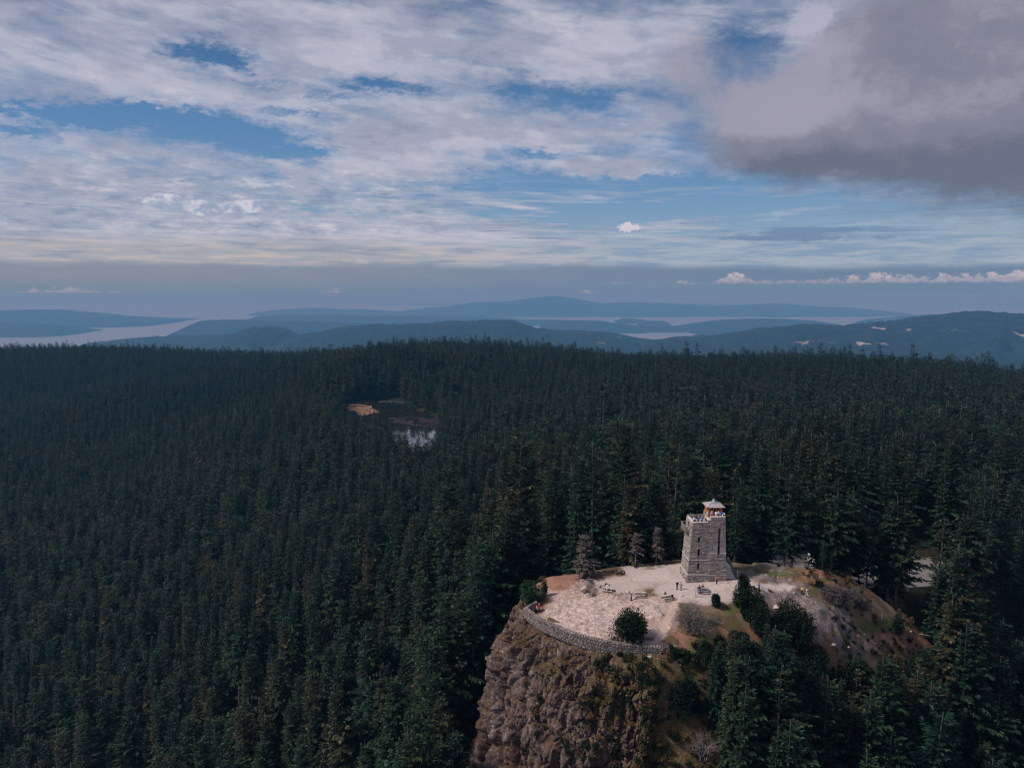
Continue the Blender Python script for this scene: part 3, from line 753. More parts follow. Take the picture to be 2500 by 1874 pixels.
def f_hill(gg):
    p = W(gg); n = gg.noise(p, .012, 6, .7); n2 = gg.noise(p, .0016, 5, .6)
    cc = gg.mix(gg.smooth(n, .4, .6), (.004, .012, .019), (.014, .026, .032))
    f = ATT(gg, 'field'); cl = gg.smooth(gg.noise(p, .0042, 5, .65)+f*.14, .66, .70)
    return gg.mix(cl*f, cc, (.36, .31, .27)), gg.bump(n, .7, 12)
M_hill = material('forested_island', f_hill, .95, .1)
def hill(name, label, crest, Yf, Yc, Yb, seed, field=None, amp=1.0, nr=34, nc=150, wobf=.12):
    """a low hill: its crest runs through the given points at distance Yc, its feet lie on the sea at Yf and Yb"""
    c_ = np.array(crest, float); xs_ = np.linspace(c_[0, 0], c_[-1, 0], nc); cy = np.interp(xs_, c_[:, 0], c_[:, 1])
    k = np.hanning(9); k /= k.sum(); cy = np.convolve(np.r_[[cy[0]]*4, cy, [cy[-1]]*4], k, 'valid')
    top = np.array([at(a, b, Y=Yc) for a, b in zip(xs_, cy)])
    t = np.linspace(-1, 1, nr)[None]; j = np.arange(nc)[:, None]
    s_ = np.abs(t); prof = np.where(t < 0, (1-s_**1.25), (1-s_**1.6))
    hh = np.maximum(top[:, 2]-SEA, 0)[:, None]
    X0 = top[:, 0][:, None]+0*t
    wf = fbm(X0/((Yc)*.05), 0*X0+seed, o=4, s=seed)*wobf*(Yc-Yf)*1.4
    Yg = np.where(t < 0, Yc+(Yc-Yf+wf)*t*(.35+.65*np.clip(hh/np.max(hh)*2.2, 0, 1)), Yc+(Yb-Yc)*t)
    Xg = X0*(.6+.4*Yg/Yc) + fbm(Yg/(Yc*.04), X0/(Yc*.2), o=2, s=seed+3)*Yc*.004
    rel = ridged(Xg/(Yc*.045), Yg/(Yc*.07), o=4, s=seed+9)-.6
    Zg = SEA-6 + (hh+6)*np.clip(prof + rel*.55*np.sin(np.pi*np.clip(prof, 0, 1))*amp, 0, 1.0)
    # forest edge on the sky line
    Zg = Zg + vnoise(Xg/35, Yg/60, s=seed)*22*(prof > .3)*(Yc < 12000) + fbm(Xg/(Yc*.012), Yg/(Yc*.02), o=3, s=seed+4)*hh*.035
    fa = np.zeros(Xg.shape)
    if field:
        Dx, Dy = proj(Xg, Yg, Zg)
        for cx, cy_, w, h_ in field: fa = np.maximum(fa, np.exp(-((Dx-cx)/w)**2-((Dy-cy_)/h_)**2))
    me = grid_mesh(name, Xg, Yg, Zg, [M_hill], {'field': fa.ravel()})
    o = obj(name, me); tag(o, label, kind='structure'); return o
hill('hills', 'long blue forested ridge with pale clearings at the far right', [(1380, 748), (1480, 736), (1560, 728), (1640, 718), (1700, 708), (1760, 704), (1850, 707), (1900, 701), (1960, 695), (2040, 684), (2100, 675), (2150, 675), (2212, 680), (2330, 690), (2500, 720)], 3500, 7200, 10500, 1,
     [(1900, 708, 20, 6), (2060, 716, 40, 16), (2200, 724, 26, 16), (1965, 715, 14, 5), (1800, 722, 26, 6), (1880, 742, 120, 5), (1760, 738, 50, 4), (1830, 715, 30, 6), (2140, 745, 60, 6)], .8, 70, 260)
hill('hills', 'middle blue ridge behind the nearest forest crest', [(600, 745), (640, 727), (690, 718), (740, 709), (790, 703), (870, 701), (960, 697), (1050, 693), (1110, 694), (1150, 708), (1200, 716), (1260, 717), (1320, 721), (1370, 731), (1450, 742), (1540, 752)], 4500, 8400, 11000, 2,
     [(1300, 738, 20, 4), (1330, 727, 30, 3)], .8, 60, 220)
hill('hills', 'low wooded slope sinking to the left bay', [(180, 744), (260, 735), (330, 729), (420, 726), (520, 722), (620, 724), (700, 732), (760, 742)], 6500, 9600, 11500, 3, None, .6)
hill('hills', 'rounded dome hill left of the middle ridge', [(490, 732), (515, 716), (540, 709), (575, 706), (605, 710), (635, 721), (665, 732)], 6600, 8800, 10500, 4, None, .5)
hill('island', 'headland island left of the middle ridge', [(388, 722), (402, 704), (430, 692), (462, 690), (520, 690), (600, 692), (680, 694), (740, 696), (800, 698)], 13500, 15500, 18000, 5, None, .5)
hill('island', 'long low island behind the headland', [(528, 694), (560, 681), (640, 680), (720, 679), (800, 681), (900, 680), (980, 684), (1080, 686), (1180, 693)], 19000, 21000, 24000, 6, None, .4)
hill('island', 'thin flat island in the far left haze', [(555, 674), (600, 668), (690, 664), (740, 667), (800, 668), (862, 673)], 28000, 30000, 33000, 7, None, .3)
hill('island', 'far broad island with a low double peak', [(860, 673), (900, 666), (960, 662), (1030, 652), (1100, 650), (1150, 643), (1200, 638), (1240, 644), (1300, 654), (1380, 652), (1450, 655), (1540, 660), (1640, 657), (1690, 654), (1740, 660), (1850, 664), (1960, 676)], 26500, 29500, 36000, 8, None, .35, 30, 220)
hill('island', 'distant faint mainland along the horizon', [(-300, 664), (0, 660), (200, 664), (420, 668), (700, 660), (900, 654), (1200, 652), (1500, 654), (1900, 657), (2300, 654), (2600, 658)], 52000, 56000, 58500, 18, None, .3, 20, 200)
hill('island', 'wooded island in the middle of the strait', [(1168, 706), (1190, 695), (1240, 691), (1290, 692), (1330, 698), (1390, 705), (1450, 706), (1510, 712)], 15500, 17200, 19500, 9, None, .4)
hill('island', 'round wooded island right of the strait', [(1470, 712), (1500, 699), (1560, 690), (1620, 687), (1690, 688), (1760, 692), (1810, 700)], 14500, 17000, 19500, 10, None, .4)
hill('islet', 'tiny islet in the strait, left one of two', [(1328, 692), (1342, 687), (1362, 686), (1385, 689), (1400, 692.5)], 20500, 21300, 22300, 11, None, .2, 14, 40)
hill('islet', 'tiny islet in the strait, right one of two', [(1380, 697), (1400, 692), (1430, 692), (1442, 697)], 18500, 19200, 20000, 12, None, .2, 14, 40)
hill('island', 'low spit left of the strait islands', [(1110, 697), (1160, 689), (1220, 690), (1260, 693), (1290, 698)], 19500, 20500, 22000, 13, None, .3, 16, 60)
hill('island', 'dark island at the far left edge with a pointed cape', [(-160, 690), (-40, 694), (40, 697), (110, 701), (150, 708), (180, 722)], 14300, 15600, 17600, 14, None, .4)
hill('island', 'long island with a thin sandy tip behind the left cape', [(-200, 680), (-60, 672), (60, 668), (120, 668), (170, 674), (230, 682), (290, 686), (330, 690), (352, 694)], 18000, 20500, 25500, 15, None, .4)
hill('island', 'hazy low island beyond the right ridge', [(1900, 688), (1960, 682), (2050, 677), (2150, 676), (2250, 680), (2400, 690)], 17000, 19000, 21500, 16, None, .3)

# ------------------------------------------------------------------ haze: one closed box of thin blue air
hm = bpy.data.materials.new('haze_air'); hm.use_nodes = True; hn = hm.node_tree; hn.nodes.clear()
pv = hn.nodes.new('ShaderNodeVolumePrincipled'); ho = hn.nodes.new('ShaderNodeOutputMaterial')
pv.inputs['Color'].default_value = (.13, .37, .64, 1); pv.inputs['Absorption Color'].default_value = (.44, .09, .0, 1); pv.inputs['Density'].default_value = 1/14500; pv.inputs['Anisotropy'].default_value = 0.0
hn.links.new(pv.outputs[0], ho.inputs['Volume'])
b_ = MB(); b_.box((-62000, -22000, SEA-35), (62000, 92000, 72))
ho_ = b_.build('haze', hm); tag(ho_, 'pale blue haze over the islands and forest', kind='stuff')

# ------------------------------------------------------------------ trees: meshes
def sprays(P0, Dr, L, Wd, r_, droop=.25):
    """diamond shaped needle sprays: base, direction, length, half width"""
    n = len(P0); Dr = Dr/np.linalg.norm(Dr, axis=1)[:, None]
    up = np.array([0, 0, 1.0]); sd_ = np.cross(Dr, up)+r_.normal(0, .35, (n, 3)); sd_ /= np.linalg.norm(sd_, axis=1)[:, None]
    v = np.empty((n, 4, 3)); m = P0+Dr*L[:, None]*.45
    v[:, 0] = P0; v[:, 1] = m+sd_*Wd[:, None]; v[:, 2] = P0+Dr*L[:, None]; v[:, 2, 2] -= droop*L; v[:, 3] = m-sd_*Wd[:, None]
    b = (np.arange(n)*4)[:, None]
    f = np.concatenate([b+np.array([[0, 1, 2]]), b+np.array([[0, 2, 3]])])
    return v.reshape(-1, 3), f
def conifer(seed, Ht, Rd, c0=.12, flag=.35, per=6, step=.45, dens=1.0, size=1.0, bare=.04, thin=0.0, droop=.25, prof=.62):
    r_ = np.random.default_rng(seed); P0 = []; Dr = []; L = []; Wd = []; A = []
    twigs = MB()
    z = c0*Ht; gap = 0
    lean = r_.normal(0, .012, 2)
    while z < Ht*(1-bare):
        t = min(max((z/Ht-c0)/(1-c0), 0.0), 1.0)
        Lz = Rd*((1-t)**prof*.95+.04)*(.66+.62*r_.random())
        if t < .15: Lz *= .75+.25*t/.15
        nb = max(3, int(per*(1-.3*t)+r_.random()))
        a0 = r_.random()*6.28
        for k in range(nb):
            if r_.random() < thin: continue
            phi = a0+k*6.283/nb+r_.normal(0, .22)
            l = Lz*(1+flag*math.cos(phi))*(.70+.5*r_.random())
            if l < .25: l = .25
            ang = .42*t**1.5*1.6-.22*(1-t)+r_.normal(0, .09)
            d = np.array([math.cos(phi)*math.cos(ang)+.10*flag, math.sin(phi)*math.cos(ang), math.sin(ang)])
            base = np.array([lean[0]*z, lean[1]*z, z+r_.normal(0, .12)])
            n = max(2, int(l/.36*2*dens)); s_ = .18+.82*(np.arange(n)+r_.random(n)*.8)/n
            side = np.where(np.arange(n) % 2 == 0, 1, -1)
            p = base+d*l*s_[:, None]; p[:, 2] += -.16*l*s_**2*droop*2+ .05*l*np.clip(s_-.7, 0, 1)
            an = phi+side*(.95-.4*s_)+r_.normal(0, .2, n)
            dv = np.stack([np.cos(an), np.sin(an), np.full(n, math.sin(ang)*.7)-.12+r_.normal(0, .14, n)], 1)
            P0.append(p); Dr.append(dv); ln = (.30+.55*l/Rd*(1.12-s_)+.12*r_.random(n))*size*1.25; L.append(ln); Wd.append(ln*.26+.04*size)
            A.append(np.clip(.12+.45*r_.random()+r_.random(n)*.35+.18*(s_ > .8), 0, 1))  # outer sprays lighter, a highlight painted on the branch ends
            # tip
            P0.append((base+d*l*.85)[None]); Dr.append(d[None]); L.append(np.array([.7*size])); Wd.append(np.array([.13*size])); A.append(np.array([.6+.4*r_.random()]))
        z += step*(.8+.4*r_.random())*(1.0 if t < .7 else .8)
    P0 = np.concatenate(P0); Dr = np.concatenate(Dr); L = np.concatenate(L); Wd = np.concatenate(Wd); A = np.concatenate(A)
    v, f = sprays(P0, Dr, L, Wd, r_, droop)
    tr = MB(); tr.tube([(0, 0, -1.5), (lean[0]*Ht*.5, lean[1]*Ht*.5, Ht*.5), (lean[0]*Ht, lean[1]*Ht, Ht*(1.0))], [Ht*.0115, Ht*.007, .03], 6)
    if c0 > .3:
        for k in range(14):
            zz = Ht*(.15+(c0-.1)*r_.random()); ph = r_.random()*6.28; ll = .6+1.6*r_.random()
            tr.tube([(0, 0, zz), (math.cos(ph)*ll, math.sin(ph)*ll, zz-.2+.3*r_.random())], [.05, .015], 3, cap=False)
    return v, f, np.repeat(A, 4), tr
def tree_meshes(name, seed, fm, tm, **kw):
    v, f, a, tr = conifer(seed, **kw)
    crown = mesh('crown', v, f, [fm], attrs={'rnd': a}); trunk = tr.mesh('trunk', [tm])
    tv = np.concatenate(tr.v)
    tf = []
    for q_ in tr.f:
        for k in range(1, len(q_)-1): tf.append((q_[0], q_[k], q_[k+1]))
    both = mesh(name+'_whole', np.r_[v, tv], np.r_[f, np.array(tf)+len(v)], [fm, tm], midx=np.r_[np.zeros(len(f)), np.ones(len(tf))], attrs={'rnd': np.r_[a, np.zeros(len(tv))]})
    return dict(crown=crown, trunk=trunk, both=both, name=name)
KINDS = [
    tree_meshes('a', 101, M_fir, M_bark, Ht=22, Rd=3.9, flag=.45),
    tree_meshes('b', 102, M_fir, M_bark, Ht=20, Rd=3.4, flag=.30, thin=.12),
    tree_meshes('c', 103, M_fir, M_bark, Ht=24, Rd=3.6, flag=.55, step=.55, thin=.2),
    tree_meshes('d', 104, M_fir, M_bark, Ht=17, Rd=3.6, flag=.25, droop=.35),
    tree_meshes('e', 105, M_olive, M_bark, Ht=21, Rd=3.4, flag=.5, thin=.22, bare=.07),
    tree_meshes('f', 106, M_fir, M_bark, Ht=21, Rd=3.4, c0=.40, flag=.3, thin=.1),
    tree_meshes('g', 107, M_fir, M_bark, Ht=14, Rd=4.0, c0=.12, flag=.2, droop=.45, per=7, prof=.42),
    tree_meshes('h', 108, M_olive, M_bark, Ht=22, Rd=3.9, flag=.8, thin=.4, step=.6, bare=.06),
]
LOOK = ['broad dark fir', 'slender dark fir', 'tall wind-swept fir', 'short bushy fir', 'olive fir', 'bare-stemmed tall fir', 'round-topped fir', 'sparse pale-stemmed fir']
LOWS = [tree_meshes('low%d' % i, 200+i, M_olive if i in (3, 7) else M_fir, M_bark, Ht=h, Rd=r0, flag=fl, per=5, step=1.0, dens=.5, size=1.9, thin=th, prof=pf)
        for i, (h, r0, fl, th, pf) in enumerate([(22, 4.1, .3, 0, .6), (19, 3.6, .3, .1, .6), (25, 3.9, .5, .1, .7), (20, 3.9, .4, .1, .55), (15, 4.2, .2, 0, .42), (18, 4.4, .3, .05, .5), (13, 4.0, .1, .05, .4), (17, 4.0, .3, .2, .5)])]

# ------------------------------------------------------------------ trees: where they stand
clear_px = np.array([(990, 1700), (1005, 1590), (1032, 1500), (1046, 1430), (1074, 1376), (1112, 1330), (1150, 1278), (1178, 1248), (1270, 1236), (1380, 1219), (1440, 1212), (1465, 1206), (1580, 1208), (1700, 1223), (1790, 1238),
                     (1900, 1284), (1995, 1376), (1960, 1400), (1900, 1398), (1850, 1408), (1790, 1440), (1735, 1420), (1700, 1345), (1640, 1330), (1560, 1370), (1486, 1425), (1496, 1520), (1515, 1600), (1530, 1700)], float)
r_ = np.random.default_rng(5)
def scatter(y0, y1, sp, wid):
    out_ = []; y = y0
    ny = int((y1-y0)/sp); 
    for i in range(ny):
        yy = y0+i*sp; hw = wid*yy+45
        n = int(2*hw/sp); x = -hw+np.arange(n)*sp+(i % 2)*sp*.5
        out_.append(np.c_[x, np.full(n, yy)])
    q_ = np.concatenate(out_); return q_+r_.uniform(-.46, .46, q_.shape)*sp
pts = np.concatenate([scatter(70, 340, 7.3, .80), scatter(340, 700, 6.7, .74), scatter(700, 2050, 7.8, .72)])
nx = 0
ex_ = scatter(100, 150, 3.6, .8); ex_ = ex_[(ex_[:, 0] > 32) & (ex_[:, 0] < 112)]
ex2 = scatter(150, 178, 3.6, .8); ex2 = ex2[(ex2[:, 0] > 62) & (ex2[:, 0] < 112)]
ex3 = scatter(135, 190, 3.6, .8); ex3 = ex3[(ex3[:, 0] > -32) & (ex3[:, 0] < 8)]
ex_ = np.r_[ex_, ex2, ex3]
pts = np.r_[pts, ex_]
x, y = pts[:, 0], pts[:, 1]; z = H(x, y)
near = y < 700
scl = np.where(near, r_.normal(1.04, .25, len(pts)), r_.normal(1.0, .20, len(pts)))
scl = np.clip(scl, .45, 1.5)*(1+.10*fbm(x/45, y/45, o=3, s=61))
scl = np.where((y < 340) & (y > 158), scl*np.where(x > 30, 1.05, 1.16), scl)
scl = np.where(y > 1180, scl*.88, scl)
scl = np.where((x < 0) & (y < 340), scl*1.10, scl)
tall = r_.random(len(pts)) < .07; scl = np.where(tall, scl*1.25, scl)
scl = scl*(1+.22*fbm(x/90, y/90, o=3, s=161)*(y > 300))
scl = np.where((y > 900) & (y < 1150) & (x > -280) & (x < 20), np.maximum(scl, .9)*1.25, scl)
kind = r_.choice(8, len(pts), p=[.20, .18, .16, .12, .10, .06, .12, .06])
HT = np.array([22, 20, 24, 17, 21, 21, 14, 22.]); RD = np.array([3.9, 3.4, 3.6, 3.6, 3.6, 3.4, 3.9, 3.9])
dens = vnoise(x/26, y/26, s=77)
keep = r_.random(len(pts)) < np.where(dens < .25, .55, .93)
keep &= ~inside(x, y, lc+(lake_poly-lc)*1.03)
edge_band = np.zeros(len(pts), bool)
sm = near & (y < 270)
dpoly = np.full(len(pts), 999.); dpoly[sm], _ = poly_dist(x[sm], y[sm])
back = y > 158
keep &= ~((np.hypot((x-PARK[0])/30, (y-PARK[1])/15)) < 1)
# sight line to the car park: trunks only
spx, spy = proj(x, y, z+.5)
lane = (y > 165) & (y < 203) & (spx > 1700) & (spx < 2010)
kind = np.where(lane | ((dpoly < 14) & back & (spx > 1560) & (spx < 2010)), 5, kind)
lpx = np.array([(836, 925), (940, 925), (944, 940), (928, 962), (906, 952), (886, 960), (868, 944), (850, 942)], float)
lk = np.array([(756, 868), (870, 864), (945, 885), (948, 915), (940, 930), (842, 922), (830, 905), (800, 893), (752, 893)], float)
ok_all = np.zeros(len(pts), bool)
for f_ in (1.0, .85, .72, .6, .5, .4, .3):
    s_ = scl*f_; bad = np.zeros(len(pts), bool)
    for fr in (0, .12, .25, .4, .55, .7, .85, 1.0):
        hz = z+HT[kind]*s_*fr; rad = RD[kind]*s_*(1-fr)*.95+.2
        for sgn in (-1, 0, 1):
            a, b = proj(x+sgn*rad, y, hz)
            hit = inside(a, b, clear_px) & (y < 186) & (y > 20)
            if fr < .35: hit &= y < 164
            bad |= hit
        if fr >= .7:
            a, b = proj(x, y, hz); bad |= (inside(a, b, lk) | inside(a, b, lpx)) & (y < 820) & (y > 350)
    new = ~bad & ~ok_all
    scl = np.where(new, s_, scl); ok_all |= new
    # only the slopes round the summit and the lake shore carry small trees
    # only the slopes round the summit and the lake shore carry small trees
    if f_ == 1.0: small_ok = ((y < 180) & (x > 20)) | ((y > 500) & (y < 830) & (np.abs(x+90) < 110)) | ((dpoly < 22) & (x < 12))
    ok_all &= small_ok | (f_ == 1.0) | ~new
keep &= ok_all
keep &= z > -700
# nothing stands in front of the lens or close beside the camera
keep &= ~((b > 1750) & (y < 95))
x, y, z, scl, kind = x[keep], y[keep], z[keep]-.4, scl[keep], kind[keep]
a, b = proj(x, y, z+HT[kind]*scl)
d3 = np.sqrt(x**2+y**2+(z-CH)**2)
a0_, b0_ = proj(x, y, z+HT[kind]*scl*.5)
show = (a > 4) & (a < 2208) & (b > 700) & (b < 1640)
score = np.where(show, HT[kind]*scl/d3*np.where(b0_ > 1658, .8, 1), 0)
# those behind the cliff do not show
order = np.argsort(-score)
solo = order[:300]
yaw = r_.normal(0, .5, len(x)); tlt = r_.normal(0, .02, (len(x), 2))
ONES = ['', 'one', 'two', 'three', 'four', 'five', 'six', 'seven', 'eight', 'nine', 'ten', 'eleven', 'twelve', 'thirteen', 'fourteen', 'fifteen', 'sixteen', 'seventeen', 'eighteen', 'nineteen']
TENS = ['', '', 'twenty', 'thirty', 'forty', 'fifty', 'sixty', 'seventy', 'eighty', 'ninety']
def words(n):
    n = min(n, 99)
    if n <= 0: return 'zero'
    if n < 20: return ONES[n]
    return TENS[n//10]+('-'+ONES[n % 10] if n % 10 else '')
def region(px, py, yy):
    if px < 1060: return 'left of the cliff' if py > 1200 else 'in the valley wood'
    if yy > 158 and px < 1500: return 'behind the clearing'
    if yy > 158: return 'behind the ridge'
    return 'on the near slope'
seen = set()
for i in solo:
    K = KINDS[kind[i]]
    t = empty('fir_tree', (x[i], y[i], z[i]), yaw[i])
    t.rotation_euler = (tlt[i, 0], tlt[i, 1], yaw[i]); t.scale = (scl[i],)*3
    px_, py_ = int(round(a[i]/22.12)), int(round(b[i]/16.58))
    lab = '%s %s, tip %s percent across, %s down' % (LOOK[kind[i]], region(a[i], b[i], y[i]), words(px_), words(py_))
    for od in ('second', 'third', 'fourth', 'fifth'):
        if lab not in seen: break
        lab = (lab.replace(ob, od, 1) if (ob := dict(third='second', fourth='third', fifth='fourth').get(od)) else lab.replace('fir', 'second fir', 1))
    seen.add(lab)
    tag(t, lab, 'tree', 'fir trees of the mountain forest')
    obj('crown', K['crown'], t); obj('trunk', K['trunk'], t)
rest = np.ones(len(x), bool); rest[solo] = False

def forest(name, label, idx, protos, which):
    pc = bpy.data.collections.new(name+'_kinds')
    for n_, K in enumerate(protos):
        po = bpy.data.objects.new('%s_kind_%s' % (name, chr(97+n_)), K['both']); pc.objects.link(po)
    V_ = np.c_[x[idx], y[idx], z[idx]]
    me = bpy.data.meshes.new(name); me.vertices.add(len(V_)); me.vertices.foreach_set('co', V_.astype(np.float32).ravel())
    for nm, dat, ty in (('scl', scl[idx], 'FLOAT'), ('yaw', yaw[idx], 'FLOAT')):
        at_ = me.attributes.new(nm, ty, 'POINT'); at_.data.foreach_set('value', dat.astype(np.float32))
    at_ = me.attributes.new('pick', 'INT', 'POINT'); at_.data.foreach_set('value', which.astype(np.int32))
    o = obj(name, me); tag(o, label, kind='stuff')
    ng = bpy.data.node_groups.new(name+'_nodes', 'GeometryNodeTree')
    ng.interface.new_socket('Geometry', in_out='INPUT', socket_type='NodeSocketGeometry')
    ng.interface.new_socket('Geometry', in_out='OUTPUT', socket_type='NodeSocketGeometry')
    N = ng.nodes; L = ng.links
    gi = N.new('NodeGroupInput'); go = N.new('NodeGroupOutput')
    ip = N.new('GeometryNodeInstanceOnPoints'); ci = N.new('GeometryNodeCollectionInfo')
    ci.inputs['Collection'].default_value = pc; ci.inputs['Separate Children'].default_value = True; ci.inputs['Reset Children'].default_value = True
    def na(nm, ty):
        n = N.new('GeometryNodeInputNamedAttribute'); n.data_type = ty; n.inputs[0].default_value = nm; return n.outputs[0]
    ip.inputs['Pick Instance'].default_value = True
    L.new(gi.outputs[0], ip.inputs['Points']); L.new(ci.outputs[0], ip.inputs['Instance'])
    L.new(na('pick', 'INT'), ip.inputs['Instance Index'])
    cx = N.new('ShaderNodeCombineXYZ'); L.new(na('yaw', 'FLOAT'), cx.inputs[2]); L.new(cx.outputs[0], ip.inputs['Rotation'])
    L.new(na('scl', 'FLOAT'), ip.inputs['Scale']); L.new(ip.outputs[0], go.inputs[0])
    md = o.modifiers.new('trees', 'NODES'); md.node_group = ng
    return o
nr_ = np.where(rest & (y < 430))[0]; fr_ = np.where(rest & (y >= 430))[0]
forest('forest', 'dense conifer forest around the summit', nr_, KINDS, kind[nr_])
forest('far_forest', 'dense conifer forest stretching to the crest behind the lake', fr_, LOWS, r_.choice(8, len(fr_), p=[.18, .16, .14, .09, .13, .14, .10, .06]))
print('trees', len(x), 'near', len(nr_), 'far', len(fr_))

# ------------------------------------------------------------------ stone tower
TA = np.array([34.65, 152.3, 0.0]); TR = R(1.0)
tower = empty('lookout_tower', TA, TR)
tag(tower, 'tall grey stone lookout tower with timber cabin on top', 'tower')
def tw(x_, y_, z_):
    c_, s_ = math.cos(TR), math.sin(TR)
    return np.array([TA[0]+x_*c_-y_*s_, TA[1]+x_*s_+y_*c_, TA[2]+z_])
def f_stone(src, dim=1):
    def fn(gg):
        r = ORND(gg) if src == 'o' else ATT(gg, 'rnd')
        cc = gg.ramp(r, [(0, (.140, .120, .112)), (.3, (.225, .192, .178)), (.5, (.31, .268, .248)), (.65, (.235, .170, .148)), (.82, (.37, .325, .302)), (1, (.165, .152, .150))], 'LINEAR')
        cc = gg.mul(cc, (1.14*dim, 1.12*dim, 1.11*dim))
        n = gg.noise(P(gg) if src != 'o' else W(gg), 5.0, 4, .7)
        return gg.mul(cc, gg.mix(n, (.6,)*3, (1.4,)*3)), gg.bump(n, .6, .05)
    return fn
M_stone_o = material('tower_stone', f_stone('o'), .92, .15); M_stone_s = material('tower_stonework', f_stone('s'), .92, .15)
M_mortar = plain('mortar', (.27, .245, .235), .95, .1, 4, .2)
M_ledge = plain('pale_ledge_stone', (.52, .47, .45), .9, .15, 5, .15)
M_timber = plain('orange_timber', (.46, .135, .045), .75, .2, 3, .15)
M_timber2 = plain('red_brown_timber', (.30, .11, .065), .8, .2, 3, .2)
M_dark = plain('dark_opening', (.012, .012, .014), .8, .2)
M_glass = plain('dark_glass', (.015, .020, .025), .12, .8, 2, .1)
M_slate = plain('roof_slates', (.33, .28, .285), .85, .2, 3.5, .30)
M_lead = plain('lead_cap', (.20, .23, .24), .6, .4, 4, .15)
xl = lambda z_: .080*z_; xs = lambda z_: 4.1+.035*z_; xr = lambda z_: 7.8-.030*z_
yf = lambda z_: .035*z_; yb = lambda z_: 5.7-.02*z_
def yr(z_): return (-.22 if z_ < 5.96 else -.10)+.035*z_
ur = np.random.default_rng(3)
unit = []
for k in range(4):
    v = np.array([(sx, sy, sz) for sz in (-.5, .5) for sx, sy in ((-.5, -.5), (.5, -.5), (.5, .5), (-.5, .5))])
    v = v*(1-.10*ur.random((8, 3)))
    unit.append((v, [(0, 3, 2, 1), (4, 5, 6, 7), (0, 1, 5, 4), (1, 2, 6, 5), (2, 3, 7, 6), (3, 0, 4, 7)]))
unit_me = [mesh('stone', v, f, [M_stone_o]) for v, f in unit]
stones = []                                       # (centre, size, area, front?)
def stone_face(width, point, z0, z1, holes, vis, axis, cr=.25):
    z_ = z0
    while z_ < z1-.08:
        h = min(cr*(.75+.5*ur.random()), z1-z_); zc = z_+h/2; w = width(zc); u_ = 0
        while u_ < w-.05:
            l = min(.35+.75*ur.random()**1.3, w-u_)
            if w-u_-l < .22: l = w-u_
            uc = u_+l/2
            segs = [(u_, u_+l)]
            for hu0, hu1, hz0, hz1 in holes:
                if z_+h > hz0+.05 and z_ < hz1-.05:
                    ns = []
                    for a_, b2_ in segs:
                        if b2_ <= hu0 or a_ >= hu1: ns.append((a_, b2_))
                        else:
                            if a_ < hu0-.06: ns.append((a_, hu0))
                            if b2_ > hu1+.06: ns.append((hu1, b2_))
                    segs = ns
            for a_, b2_ in segs:
                p_ = point((a_+b2_)/2, zc); pr = .03+.06*ur.random()
                sz = (b2_-a_-.03, .30, h-.03) if axis == 'x' else (.30, b2_-a_-.03, h-.03)
                stones.append((p_, sz, (b2_-a_)*h*vis, axis, pr, point))
            u_ += l
        z_ += h
winL = [(2.27-.24, 2.27+.24, 8.13, 9.28), (2.27-.24, 2.27+.24, 5.40, 6.80), (2.23-.22, 2.23+.22, 2.69, 3.90)]
slit = (1.62, 2.07, 5.65, 10.9)
def inhole(h, zc): return h
# holes given in face coordinates (distance from the face's own left edge)
hl = [(a_-xl((c_+d_)/2), b2_-xl((c_+d_)/2), c_, d_) for a_, b2_, c_, d_ in winL]
FR = lambda off: (lambda u_, z_: (xl(z_)+u_, yf(z_)+.15+off, z_))
stone_face(lambda z_: xs(z_)-xl(z_), lambda u_, z_: (xl(z_)+u_, yf(z_)+.15-(.12 if z_ < 1.6 else 0), z_), -.6, 12.1, hl, 1.0, 'x')
stone_face(lambda z_: xr(z_)-xs(z_), lambda u_, z_: (xs(z_)+u_, yr(z_)+.15-(.12 if z_ < 1.6 else 0), z_), -.6, 13.2, [slit], 1.0, 'x')
stone_face(lambda z_: yb(z_)-yf(z_), lambda u_, z_: (xl(z_)+.15-(.12 if z_ < 1.6 else 0), yf(z_)+u_, z_), -.6, 12.0, [(2.6, 3.3, 9.75, 11.6), (2.2, 2.5, .5, .9)], .45, 'y')
stone_face(lambda z_: yb(z_)-yf(z_), lambda u_, z_: (xr(z_)-.15+(.12 if z_ < 1.6 else 0), yf(z_)+u_, z_), -.6, 13.2, [], .02, 'y', .4)
stone_face(lambda z_: xr(z_)-xl(z_), lambda u_, z_: (xl(z_)+u_, yb(z_)-.15, z_), -.6, 12.4, [], .01, 'x', .4)
# the sides of the bay and of the cabin's stone base
stone_face(lambda z_: 2.9, lambda u_, z_: (4.62, 2.75+u_, z_), 11.3, 13.3, [], .5, 'y', .34)
stones.sort(key=lambda s_: -s_[2])
sw = MB()
for n_, (p_, sz, ar, ax, pr, pf) in enumerate(stones):
    sgn = -1 if (ax == 'x' and p_[1] < 3) or (ax == 'y' and p_[0] < 5) else 1
    c_ = list(p_); c_[1 if ax == 'x' else 0] += sgn*pr
    if n_ < 299:
        o = obj('stone', unit_me[n_ % 4], tower, c_, (0, 0, ur.normal(0, .012)), sz)
    else:
        v, f = unit[n_ % 4]; sw.add(v*np.array(sz)+np.array(c_), f, ur.random())
o = sw.build('stonework', M_stone_s, tower); o['kind'] = 'stuff'
